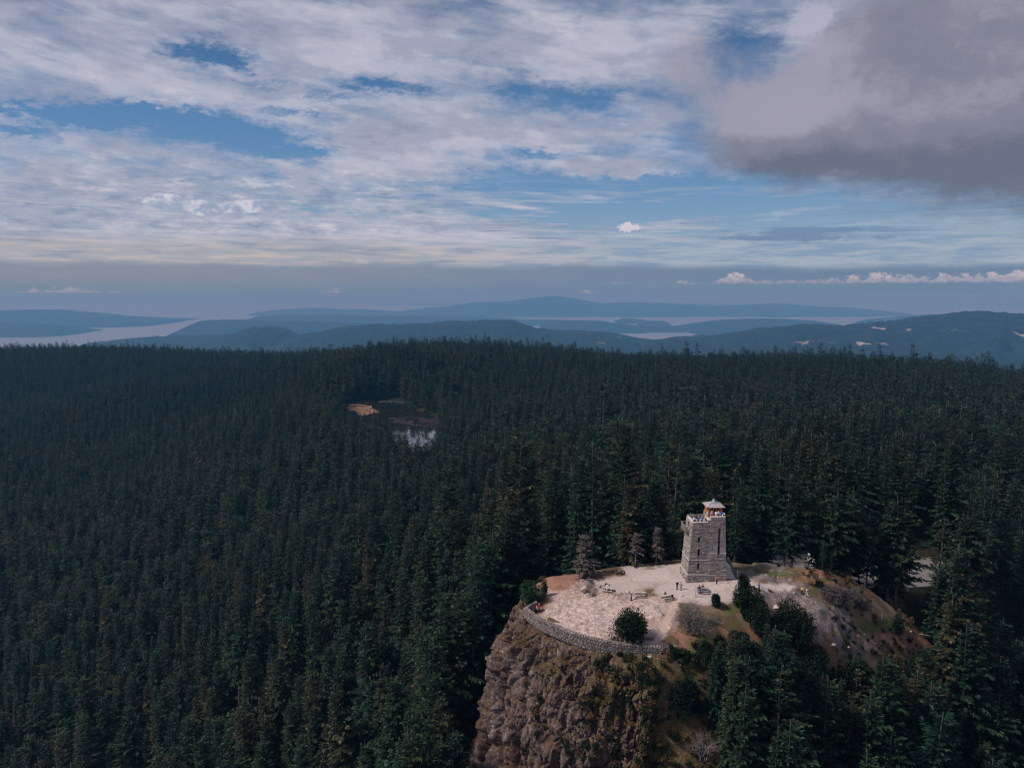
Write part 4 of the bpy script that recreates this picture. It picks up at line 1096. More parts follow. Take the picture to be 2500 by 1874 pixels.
# mortar body with window openings
body = MB()
def panel(x0f, x1f, yfun, z0, z1, holes):
    zb = sorted({z0, z1, 5.955, *[h for q_ in holes for h in q_[2:]]}); zb = [q_ for q_ in zb if z0 <= q_ <= z1]
    for za, zb_ in zip(zb[:-1], zb[1:]):
        hs = sorted([(q_[0], q_[1]) for q_ in holes if q_[2] <= za+1e-6 and q_[3] >= zb_-1e-6])
        cuts = [('f0', None)]
        segs = []; cur = 0.0
        for h0, h1 in hs: segs.append((cur, h0)); cur = h1
        segs.append((cur, None))
        for s0, s1 in segs:
            pts_ = []
            for zz in (za+1e-4, zb_-1e-4):
                w = x1f(zz)-x0f(zz)
                pts_.append((x0f(zz)+s0, yfun(zz)+.05, zz)); pts_.append((x0f(zz)+(w if s1 is None else s1), yfun(zz)+.05, zz))
            body.add([pts_[0], pts_[1], pts_[3], pts_[2]], [(0, 1, 2, 3)])
panel(xl, xs, yf, -1.0, 12.1, hl); panel(xs, xr, yr, -1.0, 13.2, [slit])
def quad(a_, b2_, c_, d_): body.add([a_, b2_, c_, d_], [(0, 1, 2, 3)])
for z0, z1 in ((-1.0, 12.0),):
    quad((xl(z0)+.05, yb(z0), z0), (xl(z0)+.05, yf(z0), z0), (xl(z1)+.05, yf(z1), z1), (xl(z1)+.05, yb(z1), z1))
    quad((xr(z0)-.05, yr(z0), z0), (xr(z0)-.05, yb(z0), z0), (xr(13.2)-.05, yb(13.2), 13.2), (xr(13.2)-.05, yr(13.2), 13.2))
    quad((xr(z0), yb(z0)-.05, z0), (xl(z0), yb(z0)-.05, z0), (xl(12.4), yb(12.4)-.05, 12.4), (xr(12.4), yb(12.4)-.05, 12.4))
quad((xs(0), yr(0), -1), (xs(0), .3, -1), (xs(13.2), 1.2, 13.2), (xs(13.2), yr(13.2), 13.2))
# parapets and decks
body.box((xl(12)+.03, yf(12)+.4, 11.4), (xs(12)+.1, 5.4, 11.6)); body.box((xs(12)+.1, .75, 12.4), (xr(12)-.3, 5.4, 12.6))
body.box((xl(12)+.06, yf(12)+.06, 11.2), (xl(12)+.40, 5.45, 11.95)); body.box((xl(12)+.40, yf(12)+.06, 11.2), (xs(12), yf(12)+.42, 12.1))
body.box((xs(12.2)-.35, yf(12)+.42, 11.2), (xs(12.2), 2.7, 12.5)); body.box((xs(13)+.02, yr(13)+.06, 12.25), (xr(13)-.06, yr(13)+.45, 13.2)); body.box((xr(13)-.42, yr(13)+.45, 12.25), (xr(13)-.06, 5.45, 13.1))
body.box((xl(12)+.4, 5.1, 11.2), (xs(12), 5.45, 11.9))
body.build('wall', M_mortar, tower)
# coping and ledges
def ledge(c0, c1, name='ledge'):
    m_ = MB(); n = max(1, int(max(c1[0]-c0[0], c1[1]-c0[1])/.8)); ax = 0 if c1[0]-c0[0] > c1[1]-c0[1] else 1
    for k in range(n):
        a_ = list(c0); b2_ = list(c1); L_ = c1[ax]-c0[ax]; a_[ax] = c0[ax]+L_*k/n; b2_[ax] = c0[ax]+L_*(k+1)/n-.02
        j = ur.normal(0, .012, 3); m_.box([p_+q_ for p_, q_ in zip(a_, j)], [p_+q_ for p_, q_ in zip(b2_, j)])
    m_.build(name, M_ledge, tower)
ledge((-.06, -.12, 1.60), (7.9, .10, 1.72)); ledge((-.07, .12, 1.60), (.14, 5.75, 1.72))
ledge((xl(4.63)-.10, yf(4.63)-.10, 4.56), (xs(4.6)-.02, yf(4.63)+.1, 4.68)); ledge((xl(4.63)-.10, yf(4.6)+.12, 4.56), (xl(4.6)+.1, 5.7, 4.68))
ledge((xl(5.29)-.02, yf(5.29)-.06, 5.25), (1.98, yf(5.29)+.1, 5.35)); ledge((2.56, yf(5.29)-.06, 5.25), (xs(5.3)-.02, yf(5.29)+.1, 5.35))
ledge((xs(6)-.04, yr(5.9)-.06, 5.90), (xs(6)+1.55, yr(5.9)+.1, 6.0)); ledge((xs(6)+2.12, yr(5.9)-.06, 5.90), (xr(6)+.04, yr(5.9)+.1, 6.0))
ledge((xl(7.1)-.07, yf(7.1)+.05, 7.05), (xl(7.1)+.1, 5.6, 7.13))
ledge((xl(12.1)-.05, yf(12)+.0, 12.08), (xs(12.1)-.35, yf(12)+.48, 12.2), 'coping'); ledge((xl(12)-.02, yf(12)+.48, 11.96), (xl(12)+.46, 5.5, 12.08), 'coping')
ledge((xs(12.5)-.60, yf(12.5)-.06, 12.52), (xs(12.5)-.03, 2.7, 12.64), 'coping'); ledge((xs(13)-.03, yr(13)-.05, 13.2), (xr(13)+.04, yr(13)+.5, 13.32), 'coping')
ledge((xr(13)-.45, yr(13)+.5, 13.1), (xr(13)+.02, 5.5, 13.22), 'coping')
m_ = MB(); m_.box((xs(12.5)-.60, yf(12.5)+.02, 12.1), (xs(12.5)-.04, yf(12.5)+.5, 12.52)); m_.build('stepped_parapet', M_mortar, tower)
# windows: frame, pane, reveal
def window(x0, x1, yy, z0, z1, frame_mat=M_timber2, depth=.40, bars=0, glass=M_glass):
    m_ = MB(); t = .05
    m_.box((x0-.02, yy+.10, z0-.03), (x0+t, yy+depth, z1+.03)); m_.box((x1-t, yy+.10, z0-.03), (x1+.02, yy+depth, z1+.03))
    m_.box((x0+t, yy+.10, z1-t), (x1-t, yy+depth, z1+.03)); m_.box((x0+t, yy+.05, z0-.05), (x1-t, yy+depth, z0+t))
    for k in range(bars):
        zc = z0+(z1-z0)*(k+1)/(bars+1); m_.box((x0+t, yy+depth-.12, zc-.12), (x1-t, yy+depth-.04, zc+.12))
    o_ = m_.build('window', frame_mat, tower)
    m_ = MB(); m_.box((x0+t, yy+depth-.03, z0+t), (x1-t, yy+depth+.02, z1-t)); m_.build('pane', glass, o_)
for (x0, x1, z0, z1) in winL: window(x0, x1, yf((z0+z1)/2), z0, z1)
window(xs(8.3)+slit[0], xs(8.3)+slit[1], yr(8.3)+.05, slit[2], slit[3], M_mortar, .5, 2)
# door opening to the balcony, small vent
m_ = MB(); m_.box((xl(10.6)-.02, 2.62, 9.8), (xl(10.6)+.2, 3.28, 11.55)); m_.build('door', M_dark, tower)
m_ = MB(); m_.box((.02, 2.22, .52), (.2, 2.48, .88)); m_.build('vent', M_dark, tower)
# balcony
bx0 = -.15
m_ = MB(); m_.box((bx0, 1.9, 9.72), (xl(9.7), 5.5, 9.82)); bal = m_.build('balcony', plain('grey_boards', (.16, .14, .135), .9, .1), tower)
m_ = MB()
for c0, c1 in (((bx0, 1.9, 10.90), (bx0+.06, 5.5, 10.97)), ((bx0+.06, 5.44, 10.90), (xl(10.9), 5.5, 10.97)), ((bx0+.06, 1.9, 10.90), (xl(10.9), 1.96, 10.97))): m_.box(c0, c1)
for yy in (1.9, 3.1, 4.3, 5.42): m_.box((bx0, yy, 9.82), (bx0+.06, yy+.06, 10.90))
rail = m_.build('railing', plain('weathered_steel', (.34, .30, .31), .6, .4), bal)
m_ = MB()
for k in range(26): m_.box((bx0+.015, 2.0+k*.135, 9.84), (bx0+.045, 2.05+k*.135, 10.89))
m_.build('baluster_panel', plain('grey_balusters', (.22, .21, .22), .7, .3), bal)
for yy in (3.9, 5.1):
    m_ = MB(); m_.box((bx0-.28, yy, 9.50), (xl(9.4)+.1, yy+.24, 9.71)); m_.box((bx0+.1, yy+.02, 9.28), (xl(9.3)+.1, yy+.22, 9.49)); m_.build('beam', M_timber2, bal)
# cabin
cab = MB(); cx0, cx1, cy0, cy1, cz0, cz1 = 4.62, 7.42, 2.65, 5.55, 12.25, 14.62
pw = .16
for (xa, ya) in ((cx0, cy0), (cx1-pw, cy0), (cx0, cy1-pw), (cx1-pw, cy1-pw)): cab.box((xa, ya, cz0), (xa+pw, ya+pw, cz1))
cab.box((cx0+pw, cy0+.03, cz0), (cx1-pw, cy0+.13, 13.42)); cab.box((cx0+pw, cy0+.03, 14.42), (cx1-pw, cy0+.13, cz1))
cab.box((cx0+pw, cy0+.03, 13.42), (cx0+.30, cy0+.13, 14.42)); cab.box((cx1-.45, cy0+.03, 13.42), (cx1-pw, cy0+.13, 14.42))
cab.box((cx0+.03, cy0+pw, 13.3), (cx0+.13, cy1-pw, 13.62)); cab.box((cx0+.03, cy0+pw, 14.40), (cx0+.13, cy1-pw, cz1)); cab.box((cx0+.03, 4.5, 13.62), (cx0+.13, cy1-pw, 14.40))
cab.box((cx1-.13, cy0+pw, cz0), (cx1-.03, cy1-pw, cz1)); cab.box((cx0+pw, cy1-.13, cz0), (cx1-pw, cy1-.03, cz1))
cabin = cab.build('cabin', M_timber, tower)
def cwin(c0, c1, ax):
    m_ = MB(); (x0, y0, z0), (x1, y1, z1) = c0, c1
    if ax == 'x':
        m_.box((x0, y0, z0), (x0+.07, y1, z1)); m_.box((x1-.07, y0, z0), (x1, y1, z1)); m_.box((x0+.07, y0, z1-.07), (x1-.07, y1, z1)); m_.box((x0+.07, y0, z0), (x1-.07, y1, z0+.07))
        m_.box((x0+.07, y0+.02, (z0+z1)/2-.02), (x1-.07, y1-.02, (z0+z1)/2+.02))
    else:
        m_.box((x0, y0, z0), (x1, y0+.07, z1)); m_.box((x0, y1-.07, z0), (x1, y1, z1)); m_.box((x0, y0+.07, z1-.07), (x1, y1-.07, z1)); m_.box((x0, y0+.07, z0), (x1, y1-.07, z0+.07))
    w = m_.build('window', M_timber, cabin)
    m_ = MB()
    if ax == 'x': m_.box((x0+.07, y1-.03, z0+.07), (x1-.07, y1+.01, z1-.07))
    else: m_.box((x1-.03, y0+.07, z0+.07), (x1+.01, y1-.07, z1-.07))
    for ch in (w,): pass
    p_ = m_.build('window_pane', M_glass, cabin)
xx = cx0+.30; ww_ = (cx1-.45-xx)/3
for k in range(3): cwin((xx+k*ww_+.01, cy0+.02, 13.43), (xx+(k+1)*ww_-.01, cy0+.14, 14.41), 'x')
for k in range(2): cwin((cx0+.02, cy0+.20+k*.85, 13.63), (cx0+.14, cy0+1.0+k*.85, 14.39), 'y')
roof = MB(); ex0, ex1, ey0, ey1 = 4.22, 7.85, 2.15, 6.0; ax_, ay_ = (ex0+ex1)/2, (ey0+ey1)/2; ez, az_ = 14.60, 15.42
N_ = 6
for k in range(N_):
    t0, t1 = k/N_*.86, (k+1)/N_*.86
    def ring(t, dz): return [(ex0+(ax_-ex0)*t, ey0+(ay_-ey0)*t, ez+(az_-ez)*t+dz), (ex1+(ax_-ex1)*t, ey0+(ay_-ey0)*t, ez+(az_-ez)*t+dz), (ex1+(ax_-ex1)*t, ey1+(ay_-ey1)*t, ez+(az_-ez)*t+dz), (ex0+(ax_-ex0)*t, ey1+(ay_-ey1)*t, ez+(az_-ez)*t+dz)]
    v = ring(t0, .07)+ring(t1, .05)+ring(t0, .0)
    roof.add(v, [(0, 1, 5, 4), (1, 2, 6, 5), (2, 3, 7, 6), (3, 0, 4, 7), (8, 9, 1, 0), (9, 10, 2, 1), (10, 11, 3, 2), (11, 8, 0, 3)], ur.random())
roof.add([(ex0, ey0, ez), (ex1, ey0, ez), (ex1, ey1, ez), (ex0, ey1, ez)], [(3, 2, 1, 0)])
rf = roof.build('roof', M_slate, tower)
m_ = MB()
for (a_, b2_) in (((ex0, ey0), 0), ((ex1, ey0), 0), ((ex1, ey1), 0), ((ex0, ey1), 0)):
    m_.tube([(a_[0], a_[1], ez+.08), (ax_, ay_, az_+.07)], .035, 5)
m_.build('hip_ridge', M_lead, rf)
m_ = MB(); prof = [(.80, 15.24), (.55, 15.34), (.38, 15.52), (.26, 15.74), (.20, 15.80), (.20, 15.92), (.10, 16.0)]
vs = []; fs = []
for r0_, z_ in prof:
    for k in range(12): vs.append((ax_+r0_*math.cos(k*math.pi/6+.26), ay_+r0_*math.sin(k*math.pi/6+.26), z_))
for i in range(len(prof)-1):
    for k in range(12): fs.append((i*12+k, i*12+(k+1) % 12, (i+1)*12+(k+1) % 12, (i+1)*12+k))
fs.append(tuple((len(prof)-1)*12+k for k in range(12))); m_.add(vs, fs); m_.build('lead_cap', M_lead, rf, smooth=True)
# stair on the right side of the base
M_step = plain('stone_steps', (.55, .50, .48), .9, .15, 4, .2)
for k in range(5):
    m_ = MB(); m_.box((7.86, .9+k*.68, -.6), (9.9, .9+k*.68+.60, .66+k*.27)); m_.box((7.86, .9+k*.68+.60, -.6), (9.9, .9+k*.68+.675, .60+k*.27)); m_.build('stair_step', M_step, tower)
m_ = MB(); m_.box((7.86, 4.27, -.6), (9.9, 6.2, 1.95)); m_.build('landing', M_step, tower)
m_ = MB(); m_.add([(9.95, 1.5, -.6), (10.4, 1.5, -.6), (10.4, 7.2, -.6), (9.95, 7.2, -.6), (9.95, 1.5, 1.15), (10.4, 1.5, 1.15), (10.4, 7.2, 2.75), (9.95, 7.2, 2.75)], [(0, 3, 2, 1), (4, 5, 6, 7), (0, 1, 5, 4), (1, 2, 6, 5), (2, 3, 7, 6), (3, 0, 4, 7)])
m_.build('stair_wall', plain('dark_stair_stone', (.11, .105, .11), .9, .15, 3, .25), tower)
# turf strip and small plants round the base
M_post = plain('pale_post', (.55, .55, .56), .8, .2)
pp = tw(10.75, 2.3, 0); pp[2] = gz(pp[0], pp[1])-.1
m_ = MB(); m_.tube([(0, 0, 0), (0, 0, 1.15)], .11, 8); m_.tube([(0, 0, 1.15), (0, 0, 1.32)], [.15, .07], 8)
o = m_.build('marker_post', M_post, loc=pp); tag(o, 'short pale marker post at the foot of the tower stair', 'post')

# ------------------------------------------------------------------ stone wall along the cliff
wz = [((1120+a_/3.95)*.8848, (1330+b2_/3.95)*.8848, zz) for a_, b2_, zz in [(758, 540, -2.6), (700, 570, -3.0), (645, 603, -3.3), (700, 645, -3.4), (780, 703, -3.5), (900, 757, -3.6), (1050, 822, -3.75), (1200, 872, -3.9), (1400, 922, -4.1), (1600, 948, -4.3), (1800, 967, -4.5), (1945, 978, -4.6)]]
WP = np.array([at(a_, b2_, z=zz+1.05) for a_, b2_, zz in wz]); WP[:, 2] -= 1.05
wl = np.r_[0, np.cumsum(np.linalg.norm(np.diff(WP[:, :2], axis=0), axis=1))]
wall = empty('stone_wall', WP[2]); tag(wall, 'low curved rubble stone wall along the cliff edge', 'wall')
off = WP[2]
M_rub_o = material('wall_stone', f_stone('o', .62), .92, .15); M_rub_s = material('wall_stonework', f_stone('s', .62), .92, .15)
sph = []
for k in range(5):
    v = np.array([(sx, sy, sz) for sz in (-.5, .5) for sx, sy in ((-.5, -.5), (.5, -.5), (.5, .5), (-.5, .5))])*.80
    v = np.r_[v, np.array([(0, -.5, 0), (0, .5, 0), (0, 0, .5), (0, 0, -.5), (.5, 0, 0), (-.5, 0, 0)])]
    v = v+ur.normal(0, .045, v.shape)
    f = []
    for fc, c_ in (((0, 1, 5, 4), 8), ((2, 3, 7, 6), 9), ((4, 5, 6, 7), 10), ((0, 3, 2, 1), 11), ((1, 2, 6, 5), 12), ((3, 0, 4, 7), 13)):
        for q_ in range(4): f.append((fc[q_], fc[(q_+1) % 4], c_))
    sph.append((v, f))
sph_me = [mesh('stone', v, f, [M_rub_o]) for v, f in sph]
wst = []
def wpt(s_):
    p_ = np.array([np.interp(s_, wl, WP[:, k]) for k in range(3)])
    q0 = np.array([np.interp(s_-.4, wl, WP[:, k]) for k in range(2)]); q1 = np.array([np.interp(s_+.4, wl, WP[:, k]) for k in range(2)])
    t_ = (q1-q0)/np.linalg.norm(q1-q0); return p_, t_, np.array([t_[1], -t_[0]])
core = MB(); prev = None
for side in (1, -1):
    zz = -1.0 if side == 1 else -.3; row = 0
    while zz < 1.0:
        h = .26+.12*ur.random(); s_ = ur.random()*.2
        while s_ < wl[-1]:
            l = .30+.38*ur.random(); p_, t_, n_ = wpt(s_+l/2)
            c_ = np.r_[p_[:2]+n_*side*.17, p_[2]+zz+h/2+ur.normal(0, .02)]
            wst.append((c_-off, (l*.97, .34, h*.98), math.atan2(t_[1], t_[0]), (2.0 if side == 1 else .5)*l*h*(1+.6*(s_/wl[-1]))))
            s_ += l
        zz += h
s_ = 0
while s_ < wl[-1]:
    l = .35+.35*ur.random(); p_, t_, n_ = wpt(s_+l/2)
    wst.append((np.r_[p_[:2], p_[2]+1.04]-off, (l*.96, .62, .22), math.atan2(t_[1], t_[0]), l*.5)); s_ += l
wst.sort(key=lambda q_: -q_[3]); sw = MB()
for n_, (c_, sz, an, ar) in enumerate(wst):
    if n_ < 299: obj('stone', sph_me[n_ % 5], wall, c_, (ur.normal(0, .06), ur.normal(0, .06), an+ur.normal(0, .05)), sz)
    else:
        v, f = sph[n_ % 5]; ca, sa = math.cos(an), math.sin(an); v = v*np.array(sz)
        sw.add(np.c_[v[:, 0]*ca-v[:, 1]*sa, v[:, 0]*sa+v[:, 1]*ca, v[:, 2]]+c_, f, ur.random())
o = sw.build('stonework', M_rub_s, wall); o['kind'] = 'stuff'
ss = np.linspace(0, wl[-1], 60); vs = []; fs = []
for i, s_ in enumerate(ss):
    p_, t_, n_ = wpt(s_)
    for sd_, zz in ((.2, -1.2), (.2, 1.0), (-.2, 1.0), (-.2, -1.2)): vs.append(np.r_[p_[:2]+n_*sd_, p_[2]+zz]-off)
for i in range(len(ss)-1):
    for k in range(3): fs.append((i*4+k, i*4+k+1, (i+1)*4+k+1, (i+1)*4+k))
core.add(vs, fs); core.build('mortar_core', plain('dark_wall_mortar', (.085, .075, .072), .95, .1), wall)

# ------------------------------------------------------------------ picnic tables
M_plank = plain('weathered_planks', (.40, .33, .30), .9, .15, 5, .25); M_plankd = plain('brown_shaded_planks', (.14, .11, .10), .9, .15, 5, .25)  # dark copy: tree shade put into one table's planks, brown wood on another
def picnic(px, py, yaw_, label, L_=2.3, mat=M_plank):
    p_ = foot(px, py); t = empty('picnic_table', p_-np.array([0, 0, .04]), yaw_); tag(t, label, 'picnic table', 'picnic tables on the clearing')
    m_ = MB()
    for k in range(5): m_.box((-L_/2, -.39+k*.158, .72), (L_/2, -.39+k*.158+.145, .76), ur.random())
    m_.build('tabletop', mat, t)
    for s_ in (-1, 1):
        m_ = MB()
        for k in range(2): m_.box((-L_/2, s_*.74-.15+k*.155, .42), (L_/2, s_*.74-.15+k*.155+.14, .46), ur.random())
        m_.build('bench_seat', mat, t)
    for e in (-1, 1):
        xx_ = e*(L_/2-.3)
        for s_ in (-1, 1):
            m_ = MB(); m_.add([(xx_-.03, s_*.62-.05, 0), (xx_+.03, s_*.62-.05, 0), (xx_+.03, s_*.62+.05, 0), (xx_-.03, s_*.62+.05, 0), (xx_-.03, s_*.28-.05, .71), (xx_+.03, s_*.28-.05, .71), (xx_+.03, s_*.28+.05, .71), (xx_-.03, s_*.28+.05, .71)],
                             [(0, 3, 2, 1), (4, 5, 6, 7), (0, 1, 5, 4), (1, 2, 6, 5), (2, 3, 7, 6), (3, 0, 4, 7)]); m_.build('leg', mat, t)
        m_ = MB(); m_.box((xx_+.035, -.85, .34), (xx_+.075, .85, .415)); m_.build('crossbar', mat, t)
    return t, p_
T1 = picnic(1313, 1277, R(-28), 'pale picnic table with two people seated, nearest the bare rocks')
T1b = picnic(1303, 1266, R(62), 'pale picnic table end-on behind the one with the seated pair')
T2 = picnic(1381, 1286, R(-7), 'picnic table beside the man in blue, middle of the clearing')
T3 = picnic(1440, 1293, R(20), 'picnic table with two dark-clothed sitters, beside the grey bare bush')
T4 = picnic(1286, 1243, R(24), 'shaded dark picnic table under the dead grey tree', mat=M_plankd)
T5 = picnic(1517, 1279, R(-8), 'low table in front of the tower where the couple rests', mat=plain('grey_planks', (.24, .22, .22), .9, .15, 5, .25))
T6 = picnic(1338, 1238, R(80), 'dark end-on picnic table at the back edge near the trees', mat=M_plankd)

# ------------------------------------------------------------------ people
def skin(name, chains, mat, sub=1):
    """chains: list of polylines [(x,y,z,r),...]; equal points are welded; the first point of each loose piece is its root"""
    idx = {}; vs = []; rad = []; ed = []; roots = []
    for ch in chains:
        pr = None
        for (a_, b2_, c_, r0_) in ch:
            k = (round(a_, 4), round(b2_, 4), round(c_, 4))
            if k not in idx:
                idx[k] = len(vs); vs.append((a_, b2_, c_)); rad.append(r0_)
                if pr is None: roots.append(idx[k])
            if pr is not None: ed.append((pr, idx[k]))
            pr = idx[k]
    me_ = bpy.data.meshes.new(name+'_bones'); me_.from_pydata(vs, ed, [])
    o_ = bpy.data.objects.new(name+'_bones', me_); COL.objects.link(o_)
    md = o_.modifiers.new('s', 'SKIN'); md.use_smooth_shade = True
    sv = me_.skin_vertices[0].data if len(me_.skin_vertices) else None
    if sv is None:
        bpy.context.view_layer.objects.active = o_; bpy.ops.mesh.customdata_skin_add() ; sv = me_.skin_vertices[0].data
    for i, r0_ in enumerate(rad): sv[i].radius = (r0_, r0_); sv[i].use_root = i in roots
    o_.modifiers.new('b', 'SUBSURF').levels = sub
    bpy.context.view_layer.update()
    out_ = bpy.data.meshes.new_from_object(o_.evaluated_get(bpy.context.evaluated_depsgraph_get()))
    bpy.data.objects.remove(o_); out_.name = name; out_.materials.clear(); out_.materials.append(mat); return out_
M_skin = plain('skin', (.52, .30, .22), .6, .3)
M_eye = plain('eye', (.02, .015, .012), .3, .5)
def pose(kind_):
    J = dict(pel=(0, 0, .95), sp=(0, 0, 1.14), ch=(0, 0, 1.34), nk=(0, 0, 1.47), hd=(0, -.015, 1.56), ht=(0, -.01, 1.655),
             hipL=(.09, 0, .90), hipR=(-.09, 0, .90), knL=(.10, -.02, .49), knR=(-.10, -.02, .49), anL=(.11, .02, .09), anR=(-.11, .02, .09), toL=(.13, -.15, .04), toR=(-.13, -.15, .04),
             shL=(.17, 0, 1.39), shR=(-.17, 0, 1.39), elL=(.23, .03, 1.12), elR=(-.23, .03, 1.12), wrL=(.22, -.08, .90), wrR=(-.22, -.08, .90))
    if kind_ == 'walk': J.update(knL=(.10, -.17, .52), anL=(.11, -.14, .10), toL=(.12, -.31, .08), knR=(-.10, .05, .50), anR=(-.11, .28, .13), toR=(-.12, .14, .04), wrL=(.20, .18, .93), elL=(.22, .12, 1.13), wrR=(-.2, -.26, .96), elR=(-.22, -.06, 1.12))
    if kind_ == 'sit':
        J = {k: (v[0], v[1], v[2]-.45) for k, v in J.items()}
        J.update(hipL=(.09, 0, .47), hipR=(-.09, 0, .47), knL=(.13, -.42, .50), knR=(-.13, -.42, .50), anL=(.13, -.40, .09), anR=(-.13, -.40, .09), toL=(.14, -.57, .04), toR=(-.14, -.57, .04), elL=(.24, -.10, .70), wrL=(.12, -.33, .76), elR=(-.24, -.10, .70), wrR=(-.12, -.33, .76), nk=(0, -.06, 1.01), hd=(0, -.09, 1.10), ht=(0, -.10, 1.195), ch=(0, -.03, .89))
    if kind_ == 'lean': J.update(ch=(0, -.14, 1.31), nk=(0, -.20, 1.42), hd=(0, -.24, 1.50), ht=(0, -.25, 1.595), sp=(0, -.05, 1.13), shL=(.17, -.15, 1.36), shR=(-.17, -.15, 1.36), elL=(.24, -.30, 1.12), elR=(-.24, -.30, 1.12), wrL=(.10, -.50, 1.14), wrR=(-.10, -.50, 1.14))
    if kind_ == 'photo': J.update(elL=(.24, -.16, 1.20), elR=(-.24, -.16, 1.20), wrL=(.06, -.30, 1.44), wrR=(-.06, -.30, 1.44))
    return J
POSES = {}
def make_pose(k):
    J = pose(k); q_ = lambda n, r0_: (*J[n], r0_)
    body_ = [[q_('pel', .12), q_('sp', .115), q_('ch', .135), q_('nk', .052), q_('hd', .078), q_('ht', .088)]]
    for s_ in 'LR':
        body_ += [[q_('ch', .135), q_('sh'+s_, .056), q_('el'+s_, .042), q_('wr'+s_, .028)], [q_('pel', .12), q_('hip'+s_, .088), q_('kn'+s_, .056), q_('an'+s_, .040), q_('to'+s_, .034)]]
        w = np.array(J['wr'+s_]); e = np.array(J['el'+s_]); d = (w-e)/np.linalg.norm(w-e); pm = w+d*.07
        body_[-2].append((*pm, .032))
        sd_ = np.cross(d, (0, 0, 1) if abs(d[2]) < .9 else (1, 0, 0)); sd_ /= np.linalg.norm(sd_); nn = np.cross(sd_, d)
        for i, ln in enumerate((.055, .068, .075, .070, .055)):
            o1 = w+d*(.03 if i == 0 else .06)+sd_*(-.036+i*.018); dd_ = (d-sd_*.9 if i == 0 else d); dd_ = dd_/np.linalg.norm(dd_)
            body_.append([(*o1, .009), (*(o1+dd_*ln*.5), .009), (*(o1+dd_*ln*.8+nn*.02), .008)])
    B = skin('body', body_, M_skin)
    # nose, ears and eyes sit on the head
    h = np.array(J['hd'])*.45+np.array(J['ht'])*.55
    top = skin('jacket', [[q_('pel', .150), q_('sp', .145), q_('ch', .165), (*np.array(J['nk'])-(0, 0, .02), .075)]]+[[q_('ch', .165), q_('sh'+s_, .078), q_('el'+s_, .062), q_('wr'+s_, .046)] for s_ in 'LR'], M_skin)
    leg = skin('trousers', [[(J['pel'][0], J['pel'][1], J['pel'][2]+.02, .150), (J['pel'][0], J['pel'][1], J['pel'][2]-.03, .150)]]+[[(J['pel'][0], J['pel'][1], J['pel'][2]-.03, .150), q_('hip'+s_, .112), q_('kn'+s_, .080), q_('an'+s_, .064)] for s_ in 'LR'], M_skin)
    sh = MB()
    for s_ in 'LR':
        a_ = np.array(J['an'+s_]); t_ = np.array(J['to'+s_]); sh.tube([a_+(0, .05, -.02), (a_+t_)/2+(0, 0, -.01), t_+(0, -.03, .0)], [.058, .055, .040], 6)
    shm = sh.mesh('shoes', [M_skin])
    hr = MB(); vs_ = []; fs_ = []
    for i in range(5):
        for k2 in range(10):
            th = i/4*1.75; ph = k2*.6283; back_ = math.sin(ph) > -.25
            rr_ = .104 if back_ or i < 3 else .085
            vs_.append((h[0]+rr_*.95*math.sin(th)*math.cos(ph), h[1]+.012+rr_*math.sin(th)*math.sin(ph), h[2]+.01+rr_*1.08*math.cos(th)))
    for i in range(4):
        for k2 in range(10): fs_.append((i*10+k2, i*10+(k2+1) % 10, (i+1)*10+(k2+1) % 10, (i+1)*10+k2))
    hr.add(vs_, fs_); hrm = hr.mesh('hair', [M_skin], True)
    fc = MB()
    fc.add([(h[0]-.014, h[1]-.08, h[2]-.03), (h[0]+.014, h[1]-.08, h[2]-.03), (h[0], h[1]-.115, h[2]-.028), (h[0], h[1]-.085, h[2]+.015)], [(0, 1, 2), (1, 3, 2), (3, 0, 2)])
    for s_ in (-1, 1): fc.tube([(h[0]+s_*.03, h[1]-.082, h[2]+.015), (h[0]+s_*.03, h[1]-.092, h[2]+.015)], .009, 5); fc.tube([(h[0]+s_*.085, h[1], h[2]-.01), (h[0]+s_*.097, h[1]+.01, h[2]-.01)], .022, 5)
    fc.tube([(h[0]-.022, h[1]-.083, h[2]-.055), (h[0]+.022, h[1]-.083, h[2]-.055)], .006, 4)
    POSES[k] = (B, top, leg, shm, hrm, fc.mesh('face', [M_skin]))
for k in ('stand', 'walk', 'sit', 'lean', 'photo'): make_pose(k)
CL = {}
def cloth(c_):
    if c_ not in CL: CL[c_] = plain('cloth_%s' % len(CL), c_, .85, .15, 8, .08)
    return CL[c_]
NAVY, BLACK, BLUE, WHITE, GREY, RED, TAN, YEL, JEAN, PINK, ORG, PALE, BROWN = (.020, .028, .055), (.012, .012, .015), (.03, .10, .32), (.75, .74, .76), (.25, .25, .27), (.50, .02, .03), (.45, .28, .17), (.62, .62, .10), (.06, .12, .26), (.60, .42, .38), (.62, .30, .16), (.50, .55, .66), (.08, .05, .035)
def person(p_, yaw_, pz, top, legs, hair, label, sc=1.0):
    t = empty('person', p_, yaw_); t.scale = (sc,)*3; tag(t, label, 'person')
    B, tp, lg, sh, hr, fc = POSES[pz]
    for nm, me_, c_ in (('body', B, (.52, .30, .22)), ('jacket', tp, top), ('trousers', lg, legs), ('shoes', sh, BLACK), ('hair', hr, hair), ('face', fc, (.48, .27, .20))):
        o_ = obj(nm, me_, t); o_.material_slots[0].link = 'OBJECT'; o_.material_slots[0].material = cloth(c_)
def gp_(px, py): return foot(px, py)
person(gp_(1462.8, 1273.5), R(200), 'stand', NAVY, JEAN, WHITE, 'white-haired person in dark jacket and blue jeans left of the tower', 1.08)
person(gp_(1470.5, 1275), R(160), 'stand', GREY, (.28, .26, .25), BROWN, 'person in plain grey clothes beside the white-haired one', .98)
person(gp_(1548, 1260.8), R(30), 'stand', ORG, BLACK, BROWN, 'person in peach top and dark trousers at the tower front')
